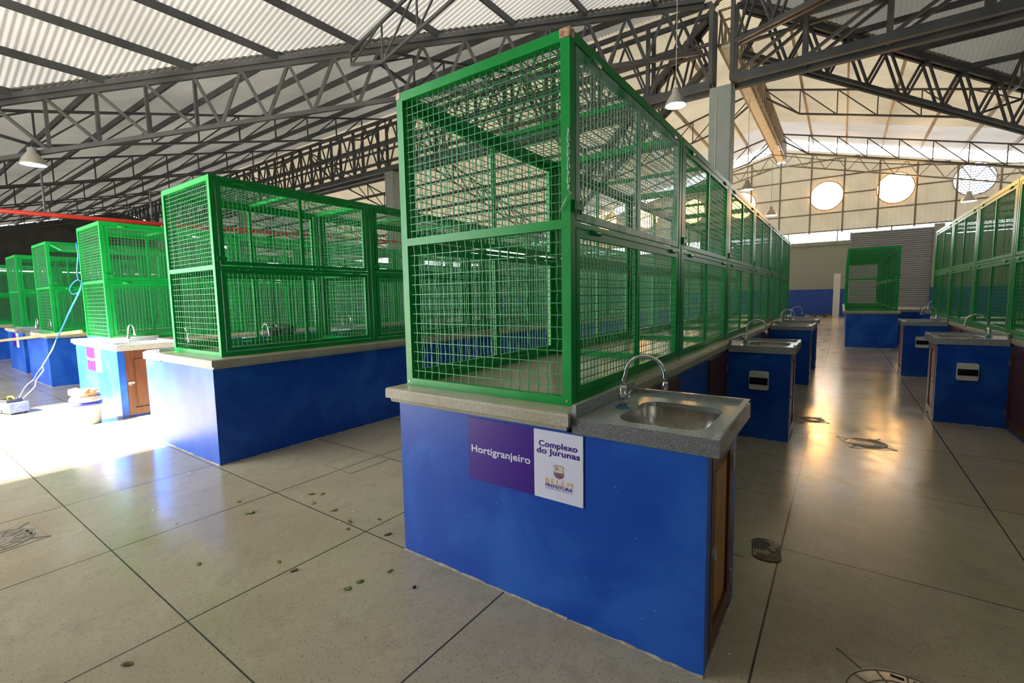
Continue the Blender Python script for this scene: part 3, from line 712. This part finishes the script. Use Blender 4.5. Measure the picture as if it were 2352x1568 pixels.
def make_sink(mirror, door_gap=False):
    """stall sink unit, local origin at the aisle-front corner of the cage counter (x=0 is the counter face)."""
    root = empty('stall_sink')
    fx = (lambda p: (-p[0], p[1], p[2])) if mirror else None
    # pedestal with a recess for the door
    mb = MB(fx); W_ = .567; D = .56
    mb.box(0, W_-.03, 0, .04, 0, .847); mb.box(0, W_-.03, D-.04, D, 0, .847); mb.box(0, .03, .04, D-.04, 0, .847); mb.box(.03, W_-.05, .04, D-.04, 0, .05); mb.box(W_-.06, W_-.035, .04, D-.04, 0, .74); mb.box(W_-.03, W_, 0, .072, 0, .847); mb.box(W_-.03, W_, .475, D, 0, .847); mb.box(W_-.03, W_-.012, .072, .475, 0, .03)
    mb.build('pedestal', M['blue'], root)
    make_door(root, W_-.020, .074, .472, .032, .845, fx, pale=True)
    random.seed(4); mb = MB(fx)
    fillet(mb, (.004, 0), (W_, 0), (0, -1)); fillet(mb, (W_, 0), (W_, D), (1, 0))
    mb.build('cement_fillet', M['cement'], root)
    # granite top: plate with basin hole, apron, rims, backsplash
    X0, X1, Y0, Y1 = .03, .606, -.012, .662; zt, zb = .915, .848
    hole = rrect(.36, .265, .175, .21, .085); n = len(hole)
    outer = []
    for (hx, hy) in hole:
        dx, dy = hx-.36, hy-.265
        t = min([((X1-.36)/dx if dx > 1e-6 else (X0-.36)/dx if dx < -1e-6 else 1e9), ((Y1-.265)/dy if dy > 1e-6 else (Y0-.265)/dy if dy < -1e-6 else 1e9)])
        outer.append((.36+dx*t, .265+dy*t))
    mb = MB(fx)
    vs = [(x, y, zt) for x, y in outer]+[(x, y, zt) for x, y in hole]+[(x, y, zt-.022) for x, y in hole]
    fs = [(i, (i+1) % n, n+(i+1) % n, n+i) for i in range(n)]+[(n+i, n+(i+1) % n, 2*n+(i+1) % n, 2*n+i) for i in range(n)]
    mb.add(vs, fs)
    # corners of the plate
    for cx_, cy_ in ((X0, Y0), (X1, Y0), (X1, Y1), (X0, Y1)):
        best = sorted(range(n), key=lambda i: (outer[i][0]-cx_)**2+(outer[i][1]-cy_)**2)
        i1 = best[0]
        for i2 in ((i1+1) % n, (i1-1) % n):
            a, b = outer[i1], outer[i2]
            if abs(a[0]-b[0]) > 1e-5 and abs(a[1]-b[1]) > 1e-5: mb.add([(a[0], a[1], zt), (b[0], b[1], zt), (cx_, cy_, zt)], [(0, 1, 2)])
    mb.add([(X0, Y0, zt), (X1, Y0, zt), (X1, Y1, zt), (X0, Y1, zt), (X0, Y0, zb), (X1, Y0, zb), (X1, Y1, zb), (X0, Y1, zb)], [(4, 5, 1, 0), (5, 6, 2, 1), (6, 7, 3, 2), (7, 4, 0, 3)])
    t = .022
    mb.box(X0, X1, Y0, Y0+t, zb, zt-.001); mb.box(X1-t, X1, Y0, Y1, zb, zt-.001); mb.box(X0, X1, Y1-t, Y1, zb, zt-.001)
    mb.add([(X1-.024, Y0, zt), (X1, Y0, zt), (X1, Y1, zt+.018), (X1-.024, Y1, zt+.018), (X1-.024, Y0+.05, zt+.018), (X1, Y0+.05, zt+.018)], [(0, 1, 5, 4), (4, 5, 2, 3), (0, 4, 3), (1, 2, 5)])
    mb.box(X0, X1-.024, Y1-.022, Y1, zt, zt+.018)
    mb.build('granite_top', M['granite'], root)
    MB(fx).box(X0, X0+.022, Y0, Y1, zt, .972).build('backsplash', M['granite'], root, bevel=.003)
    # basin bowl
    mb = MB(fx); rings = [(1.0, zt-.022), (1.0, zt-.05), (.93, zt-.12), (.80, zt-.145), (.25, zt-.155)]
    vs = []; fs = []
    for s, z in rings: vs += [(.36+(x-.36)*s, .265+(y-.265)*s, z) for x, y in hole]
    for k in range(len(rings)-1): fs += [(k*n+i, k*n+(i+1) % n, (k+1)*n+(i+1) % n, (k+1)*n+i) for i in range(n)]
    fs.append(tuple((len(rings)-1)*n+i for i in range(n)))
    mb.add(vs, fs, True); mb.build('basin', M['steel'], root)
    MB(fx).lathe([(.0, .003), (.024, .003), (.028, 0)], (.36, .265, zt-.154), 16).build('drain', M['chrome'], root)
    # faucet
    fxp, fy = .135, .285
    mb = MB(fx); mb.lathe([(.0, .0), (.021, .0), (.021, .05), (.017, .055), (.017, .085), (.013, .095), (0, .095)], (fxp, fy, zt+.004), 18)
    pts = [(fxp, fy, zt+.09), (fxp, fy, zt+.12)]
    for i in range(13):
        a = math.pi - math.pi*1.02*i/12; pts.append((fxp+.012+.088+.088*math.cos(a) + .0, fy, zt+.155+.085*math.sin(a)))
    pts.append((pts[-1][0]+.002, fy, pts[-1][2]-.02))
    mb.tube(pts, .0085, 10); e = pts[-1]; mb.lathe([(.0, -.03), (.013, -.03), (.0135, .0), (.009, .004)], (e[0], e[1], e[2]), 14)
    f = mb.build('faucet', M['chrome'], root)
    MB(fx).lathe([(.0, .004), (.033, .004), (.035, 0), (0, 0)], (fxp, fy, zt), 20).build('faucet_flange', M['blue_ring'], f)
    mb = MB(fx); mb.tube([(fxp, fy, zt+.06), (fxp+.03, fy-.022, zt+.062)], .007, 8)
    for a in (0, 1, 2): 
        t_ = a*math.pi*2/3; c0 = Vector((fxp+.034, fy-.025, zt+.062)); dv = Vector((-.3*math.cos(t_), -.45*math.cos(t_), math.sin(t_)))*.025; mb.tube([c0, c0+dv+Vector((.008, -.004, 0))], .004, 6)
    mb.build('faucet_handle', M['chrome'], f)
    return root
sink_r = make_sink(False); sink_l = make_sink(True); USED = set()
def put_sink(x, y, mirror, label, group='sinks in the stall aisles'):
    p = sink_l if mirror else sink_r
    o = p if p.name not in USED else dup(p)
    USED.add(p.name); o.location = (x, y, 0); tag(o, label, 'sink', group); return o
def breaker(x, z, y, label):
    root = empty('breaker_box', (x, y, z))
    o = MB().prism(rrect(0, 0, .085, .09, .018, 4), 0, .032).build('case', M['white_plastic'], root, bevel=.004); o.rotation_euler = (math.pi/2, 0, 0)
    MB().box(-.078, .078, -.036, -.030, -.037, .030).build('cover_window', M['black_plastic'], root)
    tag(root, label, 'breaker box')

# blocks: name phrase, x of the counter start, sink side
GAP = 1.68; NB = 6
def block(x0, phrase, mirror, kinds, sinks, length=10.22, y0=0.0, w=1.05, cage_x=None, doors=True, label=None, cdy=.085, sink_scale=1):
    make_counter(x0, y0, length, mirror, label or ('long blue counter, '+phrase), doors=doors, w=w)
    cx = cage_x if cage_x is not None else (x0-.028)
    for i, k in enumerate(kinds):
        put_cage(k, cx, y0+cdy+GAP*i, '%s green wire cage from the front, %s' % (ORD[i], phrase), 'wire cages '+phrase)
    for j, (sy, ph) in enumerate(sinks):
        sx = x0 if mirror else x0+w
        put_sink(sx, y0+sy, mirror, '%s sink unit %s' % (ph, phrase)).scale = (sink_scale, 1, 1)
std = ['mesh', 'open', 'mesh', 'open', 'mesh', 'end']
block(0.0, 'on the block bearing the near purple sign', False, ['hero', 'open', 'open', 'open', 'open', 'end'], [(0.0, 'large stainless'), (3.31, 'second'), (6.65, 'third'), (8.44, 'fourth')], label='long blue counter of the near block, carrying the purple and white sign')
breaker(1.357, .582, 3.31, 'white breaker box on the second sink unit beyond the near sign')
block(-3.53, 'on the second block from the near sign', True, ['mesh', 'mesh', 'mesh', 'open', 'mesh', 'end'], [(0.0, 'front'), (.85, 'bag-laden'), (3.31, 'third'), (6.65, 'fourth')], label='long blue counter of the block with a pale end face, second from the near sign', y0=.03, w=1.13, cage_x=-3.555, cdy=.12, sink_scale=.8)
block(-7.085, 'on the sunlit block behind the bucket', False, ['mesh', 'mesh', 'mesh', 'open', 'mesh', 'end'], [(0.0, 'front'), (3.31, 'second'), (6.65, 'third')], label='long counter with the sunlit white end behind the bucket', y0=.12, cdy=.14, sink_scale=1.35)
block(-10.27, 'on the block beyond the timber rail', True, ['flap', 'mesh', 'mesh', 'open', 'mesh', 'end'], [(0.0, 'front'), (3.31, 'second'), (6.65, 'third')], label='long blue counter just beyond the timber rail', y0=.19, cdy=.11)
block(-13.58, 'on the block at the left edge', False, ['mesh', 'mesh', 'mesh', 'open', 'mesh', 'end'], [(0.0, 'front'), (3.31, 'second'), (6.65, 'third')], label='long blue counter with a brown door edge at the left of the picture', y0=.3, cdy=.1)
block(-17.35, 'on the sixth block in the dark left hall', True, std, [(3.31, 'second')])
block(-20.6, 'on the seventh block in the dark left hall', False, std, [(3.31, 'second')])
block(3.41, 'on the dark block right of the aisle', True, std, [(4.97, 'nearer'), (8.36, 'farther')], label='long dark blue counter on the right side of the aisle')
breaker(3.085, .567, 4.97, 'white breaker box on the nearer sink unit right of the aisle')
breaker(3.085, .58, 8.36, 'white breaker box half hidden, on the farther sink unit right of the aisle')
block(2.09, 'on the caged block standing in the far aisle', False, ['mesh', 'open', 'open', 'open', 'end'], [], y0=13.05, length=8.6, doors=False, label='far blue counter block in the middle of the aisle')
block(-4.9, 'on the rear block behind the second row', True, ['mesh', 'open', 'open', 'open', 'end'], [(0.0, 'front')], y0=13.05, length=8.6, doors=False)
block(-8.4, 'on the rear block behind the third row', False, ['mesh', 'open', 'open', 'open', 'end'], [(0.0, 'front')], y0=13.05, length=8.6, doors=False)
put_sink(3.62, 13.6, False, 'far grey sink unit right of the caged block in the far aisle')
m = MB(); m.box(0, .55, 0, 2.6, 0, .86); fc = empty('low_counter', (3.25, 14.5, 0)); m.build('base', M['blue'], fc); MB().box(-.02, .6, -.02, 2.62, .86, .93).build('countertop', M['granite'], fc)
tag(fc, 'low dark counter with a grey top behind the right-hand sinks', 'counter')

# ---------------------------------------------------------------- signs
def text(s, root, x, z, w, cap, mat, y, weight=.0, name='lettering', align='LEFT', sp=1.0):
    """text with left end x, baseline z, width w and capital height cap"""
    cu = bpy.data.curves.new(name, 'FONT'); cu.body = s; cu.size = 1; cu.offset = weight; cu.extrude = .0; cu.space_character = sp
    o = bpy.data.objects.new(name, cu); COL.objects.link(o); bpy.context.view_layer.update()
    bb = [Vector(b) for b in o.bound_box]; x0 = min(b.x for b in bb); x1 = max(b.x for b in bb); h = .70
    o.parent = root; o.rotation_euler = (math.pi/2, 0, 0); sx = w/(x1-x0); sz = cap/h
    o.scale = (sx, sz, 1); o.location = (x-x0*sx, y, z); cu.materials.append(mat)
    me = bpy.data.meshes.new_from_object(o); q = bpy.data.objects.new(name, me); COL.objects.link(q); q.parent = root; q.rotation_euler = o.rotation_euler; q.scale = o.scale; q.location = o.location
    bpy.data.objects.remove(o); return q
def make_sign(full=True):
    root = empty('stall_sign')            # local: x from left end, z from bottom; board front at y=-.006
    MB().box(0, .386, -.005, 0, 0, .309).build('purple_panel', M['purple'], root)
    MB().box(.386, .628, -.005, 0, 0, .309).build('white_panel', M['sign_white'], root)
    y = -.0062; o = .50; b = .532
    text('Hortigranjeiro', root, .521-o, .6725-b, .345, .034, M['sign_white'], y, .021, sp=1.02)
    text('Complexo', root, .912-o, .768-b, .190, .026, M['purple'], y, .021, sp=1.04)
    text('do Jurunas', root, .901-o, .736-b, .213, .026, M['purple'], y, .021, sp=1.03)
    text('BEL\u00c9M', root, .945-o, .6065-b, .133, .0225, M['yellow'], y, .0, sp=1.35)
    text('PREFEITURA', root, .945-o, .5895-b, .134, .0145, M['purple'], y, .014)
    text('TAMO JUNTO POR VIDA MELHOR', root, .945-o, .580-b, .134, .0062, M['purple'], y, -.003)
    # crest: shield with four quarters
    cx, cz = 1.0115-o, .664-b
    pts = [(-.022, .026), (-.012, .029), (.012, .029), (.022, .026), (.025, .018), (.019, .014), (.020, .006), (.025, -.004), (.023, -.016), (.012, -.025), (0, -.029), (-.012, -.025), (-.023, -.016), (-.025, -.004), (-.020, .006), (-.019, .014), (-.025, .018)]
    crest = empty('crest', (cx, 0, cz)); crest.parent = root
    def flat(poly, yy, mat, nm):
        m_ = MB(); m_.add([(a, yy, c) for a, c in poly], [tuple(range(len(poly)))]); m_.build(nm, mat, crest)
    dk = plain('crest_dark', (.04, .03, .04), .5); pk = plain('crest_pale', (.66, .60, .58), .5); br = plain('crest_brown', (.22, .06, .03), .5); ye = plain('crest_yellow', (.8, .6, .08), .5); pu = plain('crest_dusk', (.17, .12, .25), .5)
    flat([(a*1.06, c*1.06) for a, c in pts], y+.0002, dk, 'shield_outline'); flat(pts, y, pk, 'shield')
    flat([(-.024, -.002), (0, -.002), (0, -.028), (-.012, -.024), (-.022, -.015)], y-.0002, pu, 'lower_left_quarter')
    flat([(0, -.002), (.024, -.002), (.022, -.015), (.012, -.024), (0, -.028)], y-.0002, br, 'lower_right_quarter')
    flat([(-.016+.0, -.022), (-.010, -.006), (-.004, -.024)], y-.0004, br, 'figure_mark')
    flat([(.003+.0065*math.cos(t)+.001, .013+.0075*math.sin(t)) for t in [k*math.pi/5 for k in range(10)]], y-.0003, ye, 'sun_mark')
    for q in (-.014, -.006): flat([(q-.002, .023), (q+.002, .023), (q+.0015, .006), (q-.0015, .006)], y-.0003, br, 'tower_mark')
    flat([(.002, -.008), (.014, -.006), (.022, -.004), (.021, -.009), (.008, -.013)], y-.0004, pu, 'river_mark')
    return root
s1 = make_sign(); s1.location = (.50, -.001, .532); tag(s1, 'purple and white sign on the near blue counter face', 'sign', 'stall signs')
s2 = dup(s1); s2.location = (-6.55, .119, .532); tag(s2, 'bleached sign on the sunlit end behind the bucket', 'sign', 'stall signs')
s3 = dup(s1); s3.location = (-13.05, .299, .532); tag(s3, 'small dark sign on the counter at the far left edge', 'sign', 'stall signs')
for o_ in [q for q in bpy.data.objects if q.get('label') == 'front sink unit on the sunlit block behind the bucket']:
    for d_ in o_.children:
        for p_ in d_.children:
            if p_.name.startswith('door_panel'): p_.data = p_.data.copy(); p_.data.materials[0] = M['wood']  # brown panel here imitates shade on the same orange wood

# ---------------------------------------------------------------- pendant lamps
def make_lamp():
    root = empty('pendant_lamp')        # origin at rim centre
    MB().lathe([(.225, 0), (.235, .004), (.228, .03), (.19, .12), (.14, .20), (.105, .25), (.085, .29), (.085, .36), (.06, .375), (0, .375)], n=32).build('lamp_shade', M['lamp_metal'], root)
    MB().lathe([(.222, .0), (.19, .10), (.14, .18), (.0, .2)], n=32).build('reflector', M['white_plastic'], root)
    MB().lathe([(.0, .02), (.21, .02), (.215, .03), (.0, .03)], n=28).build('diffuser', M['lamp_glow'], root)
    MB().tube([(0, 0, .37), (0, 0, 1.0)], .012, 6).build('suspension_rod', M['cable_grey'], root)
    return root
lamp0 = make_lamp(); first = True
for x, y, z, up_to, lb in ((XC, 9.39, 5.66, 10.2, 'large bell-shaped pendant lamp left of the grey column'),
                    (-14.9, 1.26, 4.98, 5.40, 'pendant lamp hanging above the stalls at the far left'),
                    (XC, 19.1, 5.5, 9.05, 'pendant lamp hanging just right of the grey column'),
                    (XC, 26.7, 5.5, 9.05, 'pendant lamp low in front of the cream gable near the ridge'),
                    (6.6, 28.6, 5.5, 7.3, 'pendant lamp hanging below the round window at the right')):
    o = lamp0 if first else dup(lamp0); first = False
    o.location = (x, y, z); tag(o, lb, 'pendant lamp', 'pendant lamps'); o.scale = (1.13,)*3 if x < -10 else (1.25,)*3 if y > 25 else (1,)*3
    rod = [c for c in o.children if c.name.startswith('suspension_rod')][0]
    rod.data = MB().tube([(0, 0, .37), (0, 0, up_to-z)], .010, 6).mesh('suspension_rod', M['cable_grey'])

# ---------------------------------------------------------------- red pipe, hanging wire
pp = MB().tube([(-12, -3.4, 3.29), (-12, 3, 3.40), (-12, 10.3, 3.62), (-12, 30, 4.2)], .045, 10).build('sprinkler_pipe', M['red_pipe'])
tag(pp, 'long red sprinkler pipe crossing behind the left cages', 'pipe')
for y in (.85, 2.75): MB().tube([(-12, y, 3.37+.012*y), (-12, y, 4.25)], .022, 6).build('pipe_hanger', M['truss'], pp)
pts = []
for i in range(21):
    t = i/20; pts.append((XC+.3+t*10, 20, 7.05-t*1.9 - 1.0*math.sin(math.pi*t)*.35))
o = MB().tube(pts, .014, 5).build('sagging_cable', plain('brown_cable', (.16, .07, .05), .6)); tag(o, 'thin brown cable sagging across the far roof space', 'cable')

# ---------------------------------------------------------------- timber rail, cord, tool, bucket, bag
o = MB().bar((-7.115, .20, 1.035), (-12.9, .0, .675), .04, .05).build('timber_rail', M['wood_rail'], bevel=.004)
tag(o, 'long pale timber rail laid across the gap between the left stalls', 'rail')
# cord
cd = empty('extension_cord', (-6.9, .2, 2.2))
def rel(ps): return [(a+6.9, b-.2, c-2.2) for a, b, c in ps]
def smooth(ps, n=6):
    out = []
    for i in range(len(ps)-1):
        p0, p1, p2, p3 = [Vector(ps[max(0, min(len(ps)-1, i+k))]) for k in (-1, 0, 1, 2)]
        for j in range(n):
            t = j/n; out.append(.5*((2*p1)+(-p0+p2)*t+(2*p0-5*p1+4*p2-p3)*t*t+(-p0+3*p1-3*p2+p3)*t**3))
    out.append(Vector(ps[-1])); return out
A = [(-7.02, .245, 2.30), (-6.90, .2, 2.289), (-6.865, .2, 2.135), (-7.0, .2, 1.913), (-6.973, .2, 1.795), (-6.85, .2, 1.76)]
MB().tube(smooth(rel(A)), .009, 6).build('blue_cord', M['cord_blue'], cd)
A = [(-6.88, .18, 1.784), (-7.15, .18, 1.749), (-7.38, .18, 1.663), (-7.26, .18, 1.586), (-6.918, .18, 1.613), (-6.715, .18, 1.747)]
MB().tube(smooth(rel(A)), .008, 6).build('cord_loop', M['cord_blue'], cd)
A = [(-6.715, .18, 1.747), (-6.76, .15, 1.609), (-7.104, .1, 1.343), (-7.50, .08, 1.1), (-7.80, .05, .901)]
MB().tube(smooth(rel(A)), .011, 6).build('blue_cord', M['cord_blue'], cd)
A = [(-7.80, .05, .901), (-7.72, -.03, .75), (-7.90, -.11, .52), (-7.88, -.18, .42), (-7.66, -.26, .35), (-7.70, -.34, .26), (-7.45, -.44, .17), (-7.20, -.52, .12), (-7.06, -.56, .20)]
MB().tube(smooth(rel(A)), .007, 6).build('white_lead', M['cord_white'], cd)
A = [(-7.80, .05, .901), (-7.67, -.02, .78), (-7.66, -.08, .67), (-7.78, -.13, .53), (-7.42, -.19, .49), (-7.55, -.25, .35), (-7.40, -.30, .27), (-7.45, -.40, .14), (-7.25, -.50, .09), (-7.03, -.54, .19)]
MB().tube(smooth(rel(A)), .007, 6).build('white_lead', M['cord_white'], cd)
tag(cd, 'blue extension cord hanging from the cage corner down to the floor tool', 'cord')
# floor tool
tl = empty('power_unit', (-7.0, -.58, 0), 0.25)
MB().box(-.15, .15, -.10, .10, .02, .15).build('body', noisy('grey_blue_casing', (.10, .13, .17), (.16, .20, .25), 20, rough=.4), tl, bevel=.008)
MB().box(-.14, .13, -.104, -.10, .085, .135).build('label_plate', M['white_plastic'], tl)
MB().box(-.13, .06, -.08, .08, .15, .19).build('top_cover', M['black_plastic'], tl, bevel=.006)
MB().tube([(-.12, 0, .18), (-.10, 0, .215), (.0, 0, .225), (.05, 0, .19)], .009, 8).build('handle', plain('yellow_plastic', (.75, .62, .03), .4), tl)
MB().box(-.13, -.09, -.106, -.10, .03, .06).box(-.07, -.03, -.106, -.10, .03, .06).build('outlet', M['black_plastic'], tl)
MB().lathe([(.0, 0), (.018, 0), (.018, .02), (0, .02)], (-.12, -.07, 0), 10).lathe([(.0, 0), (.018, 0), (.018, .02), (0, .02)], (.12, -.07, 0), 10).lathe([(.0, 0), (.018, 0), (.018, .02), (0, .02)], (.12, .07, 0), 10).lathe([(.0, 0), (.018, 0), (.018, .02), (0, .02)], (-.12, .07, 0), 10).build('foot', M['black_plastic'], tl)
tag(tl, 'small dark power unit on the sunlit floor at the left edge', 'power unit')
# bucket
bk = empty('paint_bucket', (-5.38, -.18, 0))
MB().lathe([(0, .004), (.112, .004), (.118, 0), (.120, .02), (.142, .30), (.152, .30), (.152, .318), (.142, .33), (.146, .33), (.138, .335), (.112, .02), (0, .02)], n=36).build('pail', noisy('white_bucket_plastic', (.30, .30, .28), (.38, .37, .35), 6, rough=.45), bk)
MB().lathe([(.1385, .235), (.1415, .235), (.1445, .272), (.1415, .272)], n=36).build('blue_band', plain('blue_band_print', (.01, .02, .35), .4), bk)
MB().lathe([(.146, .285), (.156, .288), (.156, .298), (.146, .30)], n=36).build('rim_ring', M['white_plastic'], bk)
mb = MB()
for z in (.05, .075, .10, .16, .19, .205):
    r_ = .1215+.022*z/.3+.0035; a = math.radians(-38); mb.tube([(r_*math.cos(a), r_*math.sin(a), z), ((r_+.001)*math.cos(a), (r_+.001)*math.sin(a), z)], .006, 8)
mb.build('red_dot_print', plain('red_print', (.6, .03, .03), .5), bk)
tag(bk, 'white paint bucket with a blue band heaped with scraps, beside the sunlit counter end', 'bucket')
cols = [(.55, .2, .08), (.30, .32, .33), (.7, .7, .7), (.16, .10, .09), (.62, .28, .12), (.75, .74, .7), (.20, .21, .22), (.05, .4, .6)]
for k in range(9):
    a = k*2.4; rr = .075 if k else 0; s = random.uniform(.05, .075)
    vs = []
    m_ = MB(); nlat, nlon = 5, 8
    for i in range(nlat+1):
        th = math.pi*i/nlat
        for j in range(nlon):
            ph = 2*math.pi*j/nlon; q = s*random.uniform(.75, 1.2); vs.append((q*math.sin(th)*math.cos(ph)*1.2, q*math.sin(th)*math.sin(ph), q*math.cos(th)*.55))
    fs = [(i*nlon+j, i*nlon+(j+1) % nlon, (i+1)*nlon+(j+1) % nlon, (i+1)*nlon+j) for i in range(nlat) for j in range(nlon)]
    m_.add(vs, fs); o = m_.build('rubbish_scrap', plain('scrap_%d' % k, cols[k % 8], .6)); o.location = (-5.38+rr*math.cos(a), -.18+rr*math.sin(a), .355+.018*(k % 3)); o.rotation_euler = (.3*(k % 3), .2*(k % 2), k)
    tag(o, 'crumpled scrap of rubbish heaped on top of the white bucket', 'rubbish', 'scraps heaped in the bucket')
# black bag on the sink of second block, with blue tub
m_ = MB(); vs = []; nlat, nlon = 12, 20
random.seed(3)
for i in range(nlat+1):
    th = math.pi*i/nlat
    for j in range(nlon):
        ph = 2*math.pi*j/nlon; q = 1+.22*random.uniform(-1, 1)*math.sin(th); vs.append((.14*q*math.sin(th)*math.cos(ph), .17*q*math.sin(th)*math.sin(ph), .11*q*math.cos(th)+.11))
fs = [(i*nlon+j, i*nlon+(j+1) % nlon, (i+1)*nlon+(j+1) % nlon, (i+1)*nlon+j) for i in range(nlat) for j in range(nlon)]
m_.add(vs, fs); o = m_.build('bin_bag', M['bag']); o.location = (-3.82, 1.40, .925); tag(o, 'crumpled black plastic bag seen through the second block of cages', 'bag')
tb = empty('plastic_tub', (-3.84, 1.06, .937)); MB().prism(rrect(0, 0, .10, .07, .02, 4), 0, .045).build('tub', plain('blue_tub', (.02, .12, .75), .4), tb); MB().prism(rrect(0, 0, .105, .075, .02, 4), .045, .06).build('lid', M['white_plastic'], tb)
tag(tb, 'small blue tub with a white lid in front of the black bag', 'tub')

# ---------------------------------------------------------------- floor covers
def make_round_cover(x, y, r, rz, label):
    root = empty('drain_cover', (x, y, 0), rz)
    s = r*1.12
    MB().prism([(-s, -s), (s, -s), (s, s), (-s, s)], 0, .0022).build('surround', M['cast'], root)
    MB().lathe([(0, .0036), (r, .0036), (r+.004, .0022)], n=40).build('cover_disc', M['cast'], root)
    mb = MB()
    for q, w in ((r*.98, .004), (r*.72, .0035), (r*.46, .003), (r*.22, .003)):
        mb.tube([(q*math.cos(a*math.pi/24), q*math.sin(a*math.pi/24), .0030) for a in range(48)], w*.7, 5, closed=True)
    for k in range(12):
        a = k*math.pi/6; mb.bar((r*.46*math.cos(a), r*.46*math.sin(a), .0032), (r*.95*math.cos(a), r*.95*math.sin(a), .0032), .006, .004)
    for sx in (-1, 1):
        for sy in (-1, 1): mb.bar((sx*r*.72, sy*r*.72, .002), (sx*s, sy*s, .002), .008, .004)
    mb.build('groove', M['cast_groove'], root)
    MB().prism([(-.05, r*.80), (-.01, r*.80), (-.01, r*.88), (-.05, r*.88)], .0036, .0042).prism([(.015, r*.80), (.055, r*.80), (.055, r*.88), (.015, r*.88)], .0036, .0042).build('lift_slot', M['black_plastic'], root)
    tag(root, label, 'drain cover')
make_round_cover(-2.13, -1.33, .17, .1, 'round cast drain cover at the left edge of the floor')
make_round_cover(2.235, .235, .19, .0, 'round cast drain cover at the bottom right of the picture')
make_round_cover(2.22, 3.68, .16, .3, 'faint round drain cover where the floor glows orange')
make_round_cover(1.76, 4.40, .12, .3, 'small round drain cover beside the second sink unit')
# oval chipped cover
root = empty('inspection_cover', (1.695, 1.105, 0), math.radians(8))
MB().prism(rrect(0, 0, .072, .128, .055, 8), 0, .003).build('rim', M['iron'], root)
MB().prism(rrect(0, 0, .066, .121, .050, 8), .003, .0045).build('plate', noisy('black_paint_chipped_to_tan', (.028, .028, .026), (.40, .33, .20), 9, .56, .60, rough=.5), root)
mb = MB()
for i in range(-4, 5):
    for j in range(-6, 7):
        if abs(i) < 4 or abs(j) < 4: mb.box(i*.013-.0035, i*.013+.0035, j*.016-.003+(i % 2)*.006, j*.016+.003+(i % 2)*.006, .0045, .0056)
mb.build('tread_pattern', M['iron'], root); MB().box(-.01, .03, .085, .093, .0056, .0062).build('lift_slot', M['black_plastic'], root)
tag(root, 'oval black cover with chipped paint beside the aisle joint', 'inspection cover')
sq = MB(); sq.box(-1.64, -1.27, .55, .96, 0, .0015); o = sq.build('square_cover', M['floor']); tag(o, 'faint square terrazzo lid set in the floor beside the second counter', 'floor lid')
mb = MB(); mb.box(-1.648, -1.262, .544, .55, 0, .0012).box(-1.648, -1.262, .96, .966, 0, .0012).box(-1.648, -1.64, .544, .966, 0, .0012).box(-1.27, -1.262, .544, .966, 0, .0012); mb.build('joint', M['cast_groove'], o)

# ---------------------------------------------------------------- litter
def scrap(x, y, s, mat, label, cat, grp, curl=.25):
    m_ = MB(); n = 7; pts = []
    for i in range(n):
        a = 2*math.pi*i/n+random.uniform(-.3, .3); q = s*random.uniform(.5, 1.1); pts.append((q*math.cos(a), .6*q*math.sin(a), .002+s*curl*random.random()))
    m_.add(pts+[(0, 0, .006+s*curl*.5)], [(i, (i+1) % n, n) for i in range(n)]); m_.add([(a, b, max(0.0005, c-.002)) for a, b, c in pts]+[(0, 0, .001)], [((i+1) % n, i, n) for i in range(n)])
    o = m_.build({'leaf': 'fallen_leaf', 'paper': 'paper_scrap', 'pebble': 'pebble'}[cat], mat); o.location = (x, y, 0); o.rotation_euler = (0, 0, random.uniform(0, 6)); tag(o, label, {'leaf': 'leaf', 'paper': 'paper scrap', 'pebble': 'pebble'}[cat], grp)
random.seed(11)
for x, y, k in ((-1.479, -.236, 0), (-.831, -.735, 1), (-.333, -.478, 1), (.044, -.34, 0), (.041, -.415, 0), (-.214, .054, 1), (-.418, .147, 1), (-1.161, .129, 0), (-1.092, .174, 0), (-1.217, -.266, 0), (-.483, -.479, 0), (-.476, -.042, 1), (-.273, -1.206, 1), (-.78, .067, 0), (-1.23, -.29, 0), (-.55, .02, 1), (.10, -.20, 0), (-1.0, .05, 0)):
    scrap(x, y, .022+.008*random.random(), M['leaf'] if k == 0 else M['leaf_dry'], 'wilted green leaf scrap on the terrazzo between the two nearest blocks' if k == 0 else 'dry brown leaf scrap on the terrazzo between the two nearest blocks', 'leaf', 'green leaf scraps' if k == 0 else 'brown leaf scraps')
for x, y in ((-1.834, -.63), (-1.232, -.229), (-1.478, -.619), (-1.182, .07), (-.778, .067), (-.65, .12), (-1.35, .22), (-2.42, -.2), (-.60, -.02)):
    scrap(x, y, .014, M['paper'], 'tiny white paper scrap on the terrazzo between the two nearest blocks', 'paper', 'white paper scraps')
scrap(1.675, .177, .012, M['paper'], 'tiny white scrap beside the wooden door of the near sink', 'paper', None)
scrap(.314, -.224, .016, M['iron'], 'small dark pebble in front of the near blue counter', 'pebble', None, curl=.8)
m_ = MB(); random.seed(5)
for k in range(150):
    a, b = random.gauss(0, .13), random.gauss(0, .07); q = random.uniform(.002, .006); x, y = -2.0+a, .0-.10+b*.8
    if y > -.03 and x < -2.35: continue
    m_.add([(x-q, y-q*.5, .001), (x+q, y, .001), (x, y+q, .003)], [(0, 1, 2)])
o = m_.build('vegetable_crumbs', M['leaf']); tag(o, 'sprinkle of green vegetable crumbs on the floor in front of the pale counter end', 'crumbs', kind='stuff')
for kk in PROTO.values():
    if not kk[1]:
        pass
bpy.context.view_layer.update()
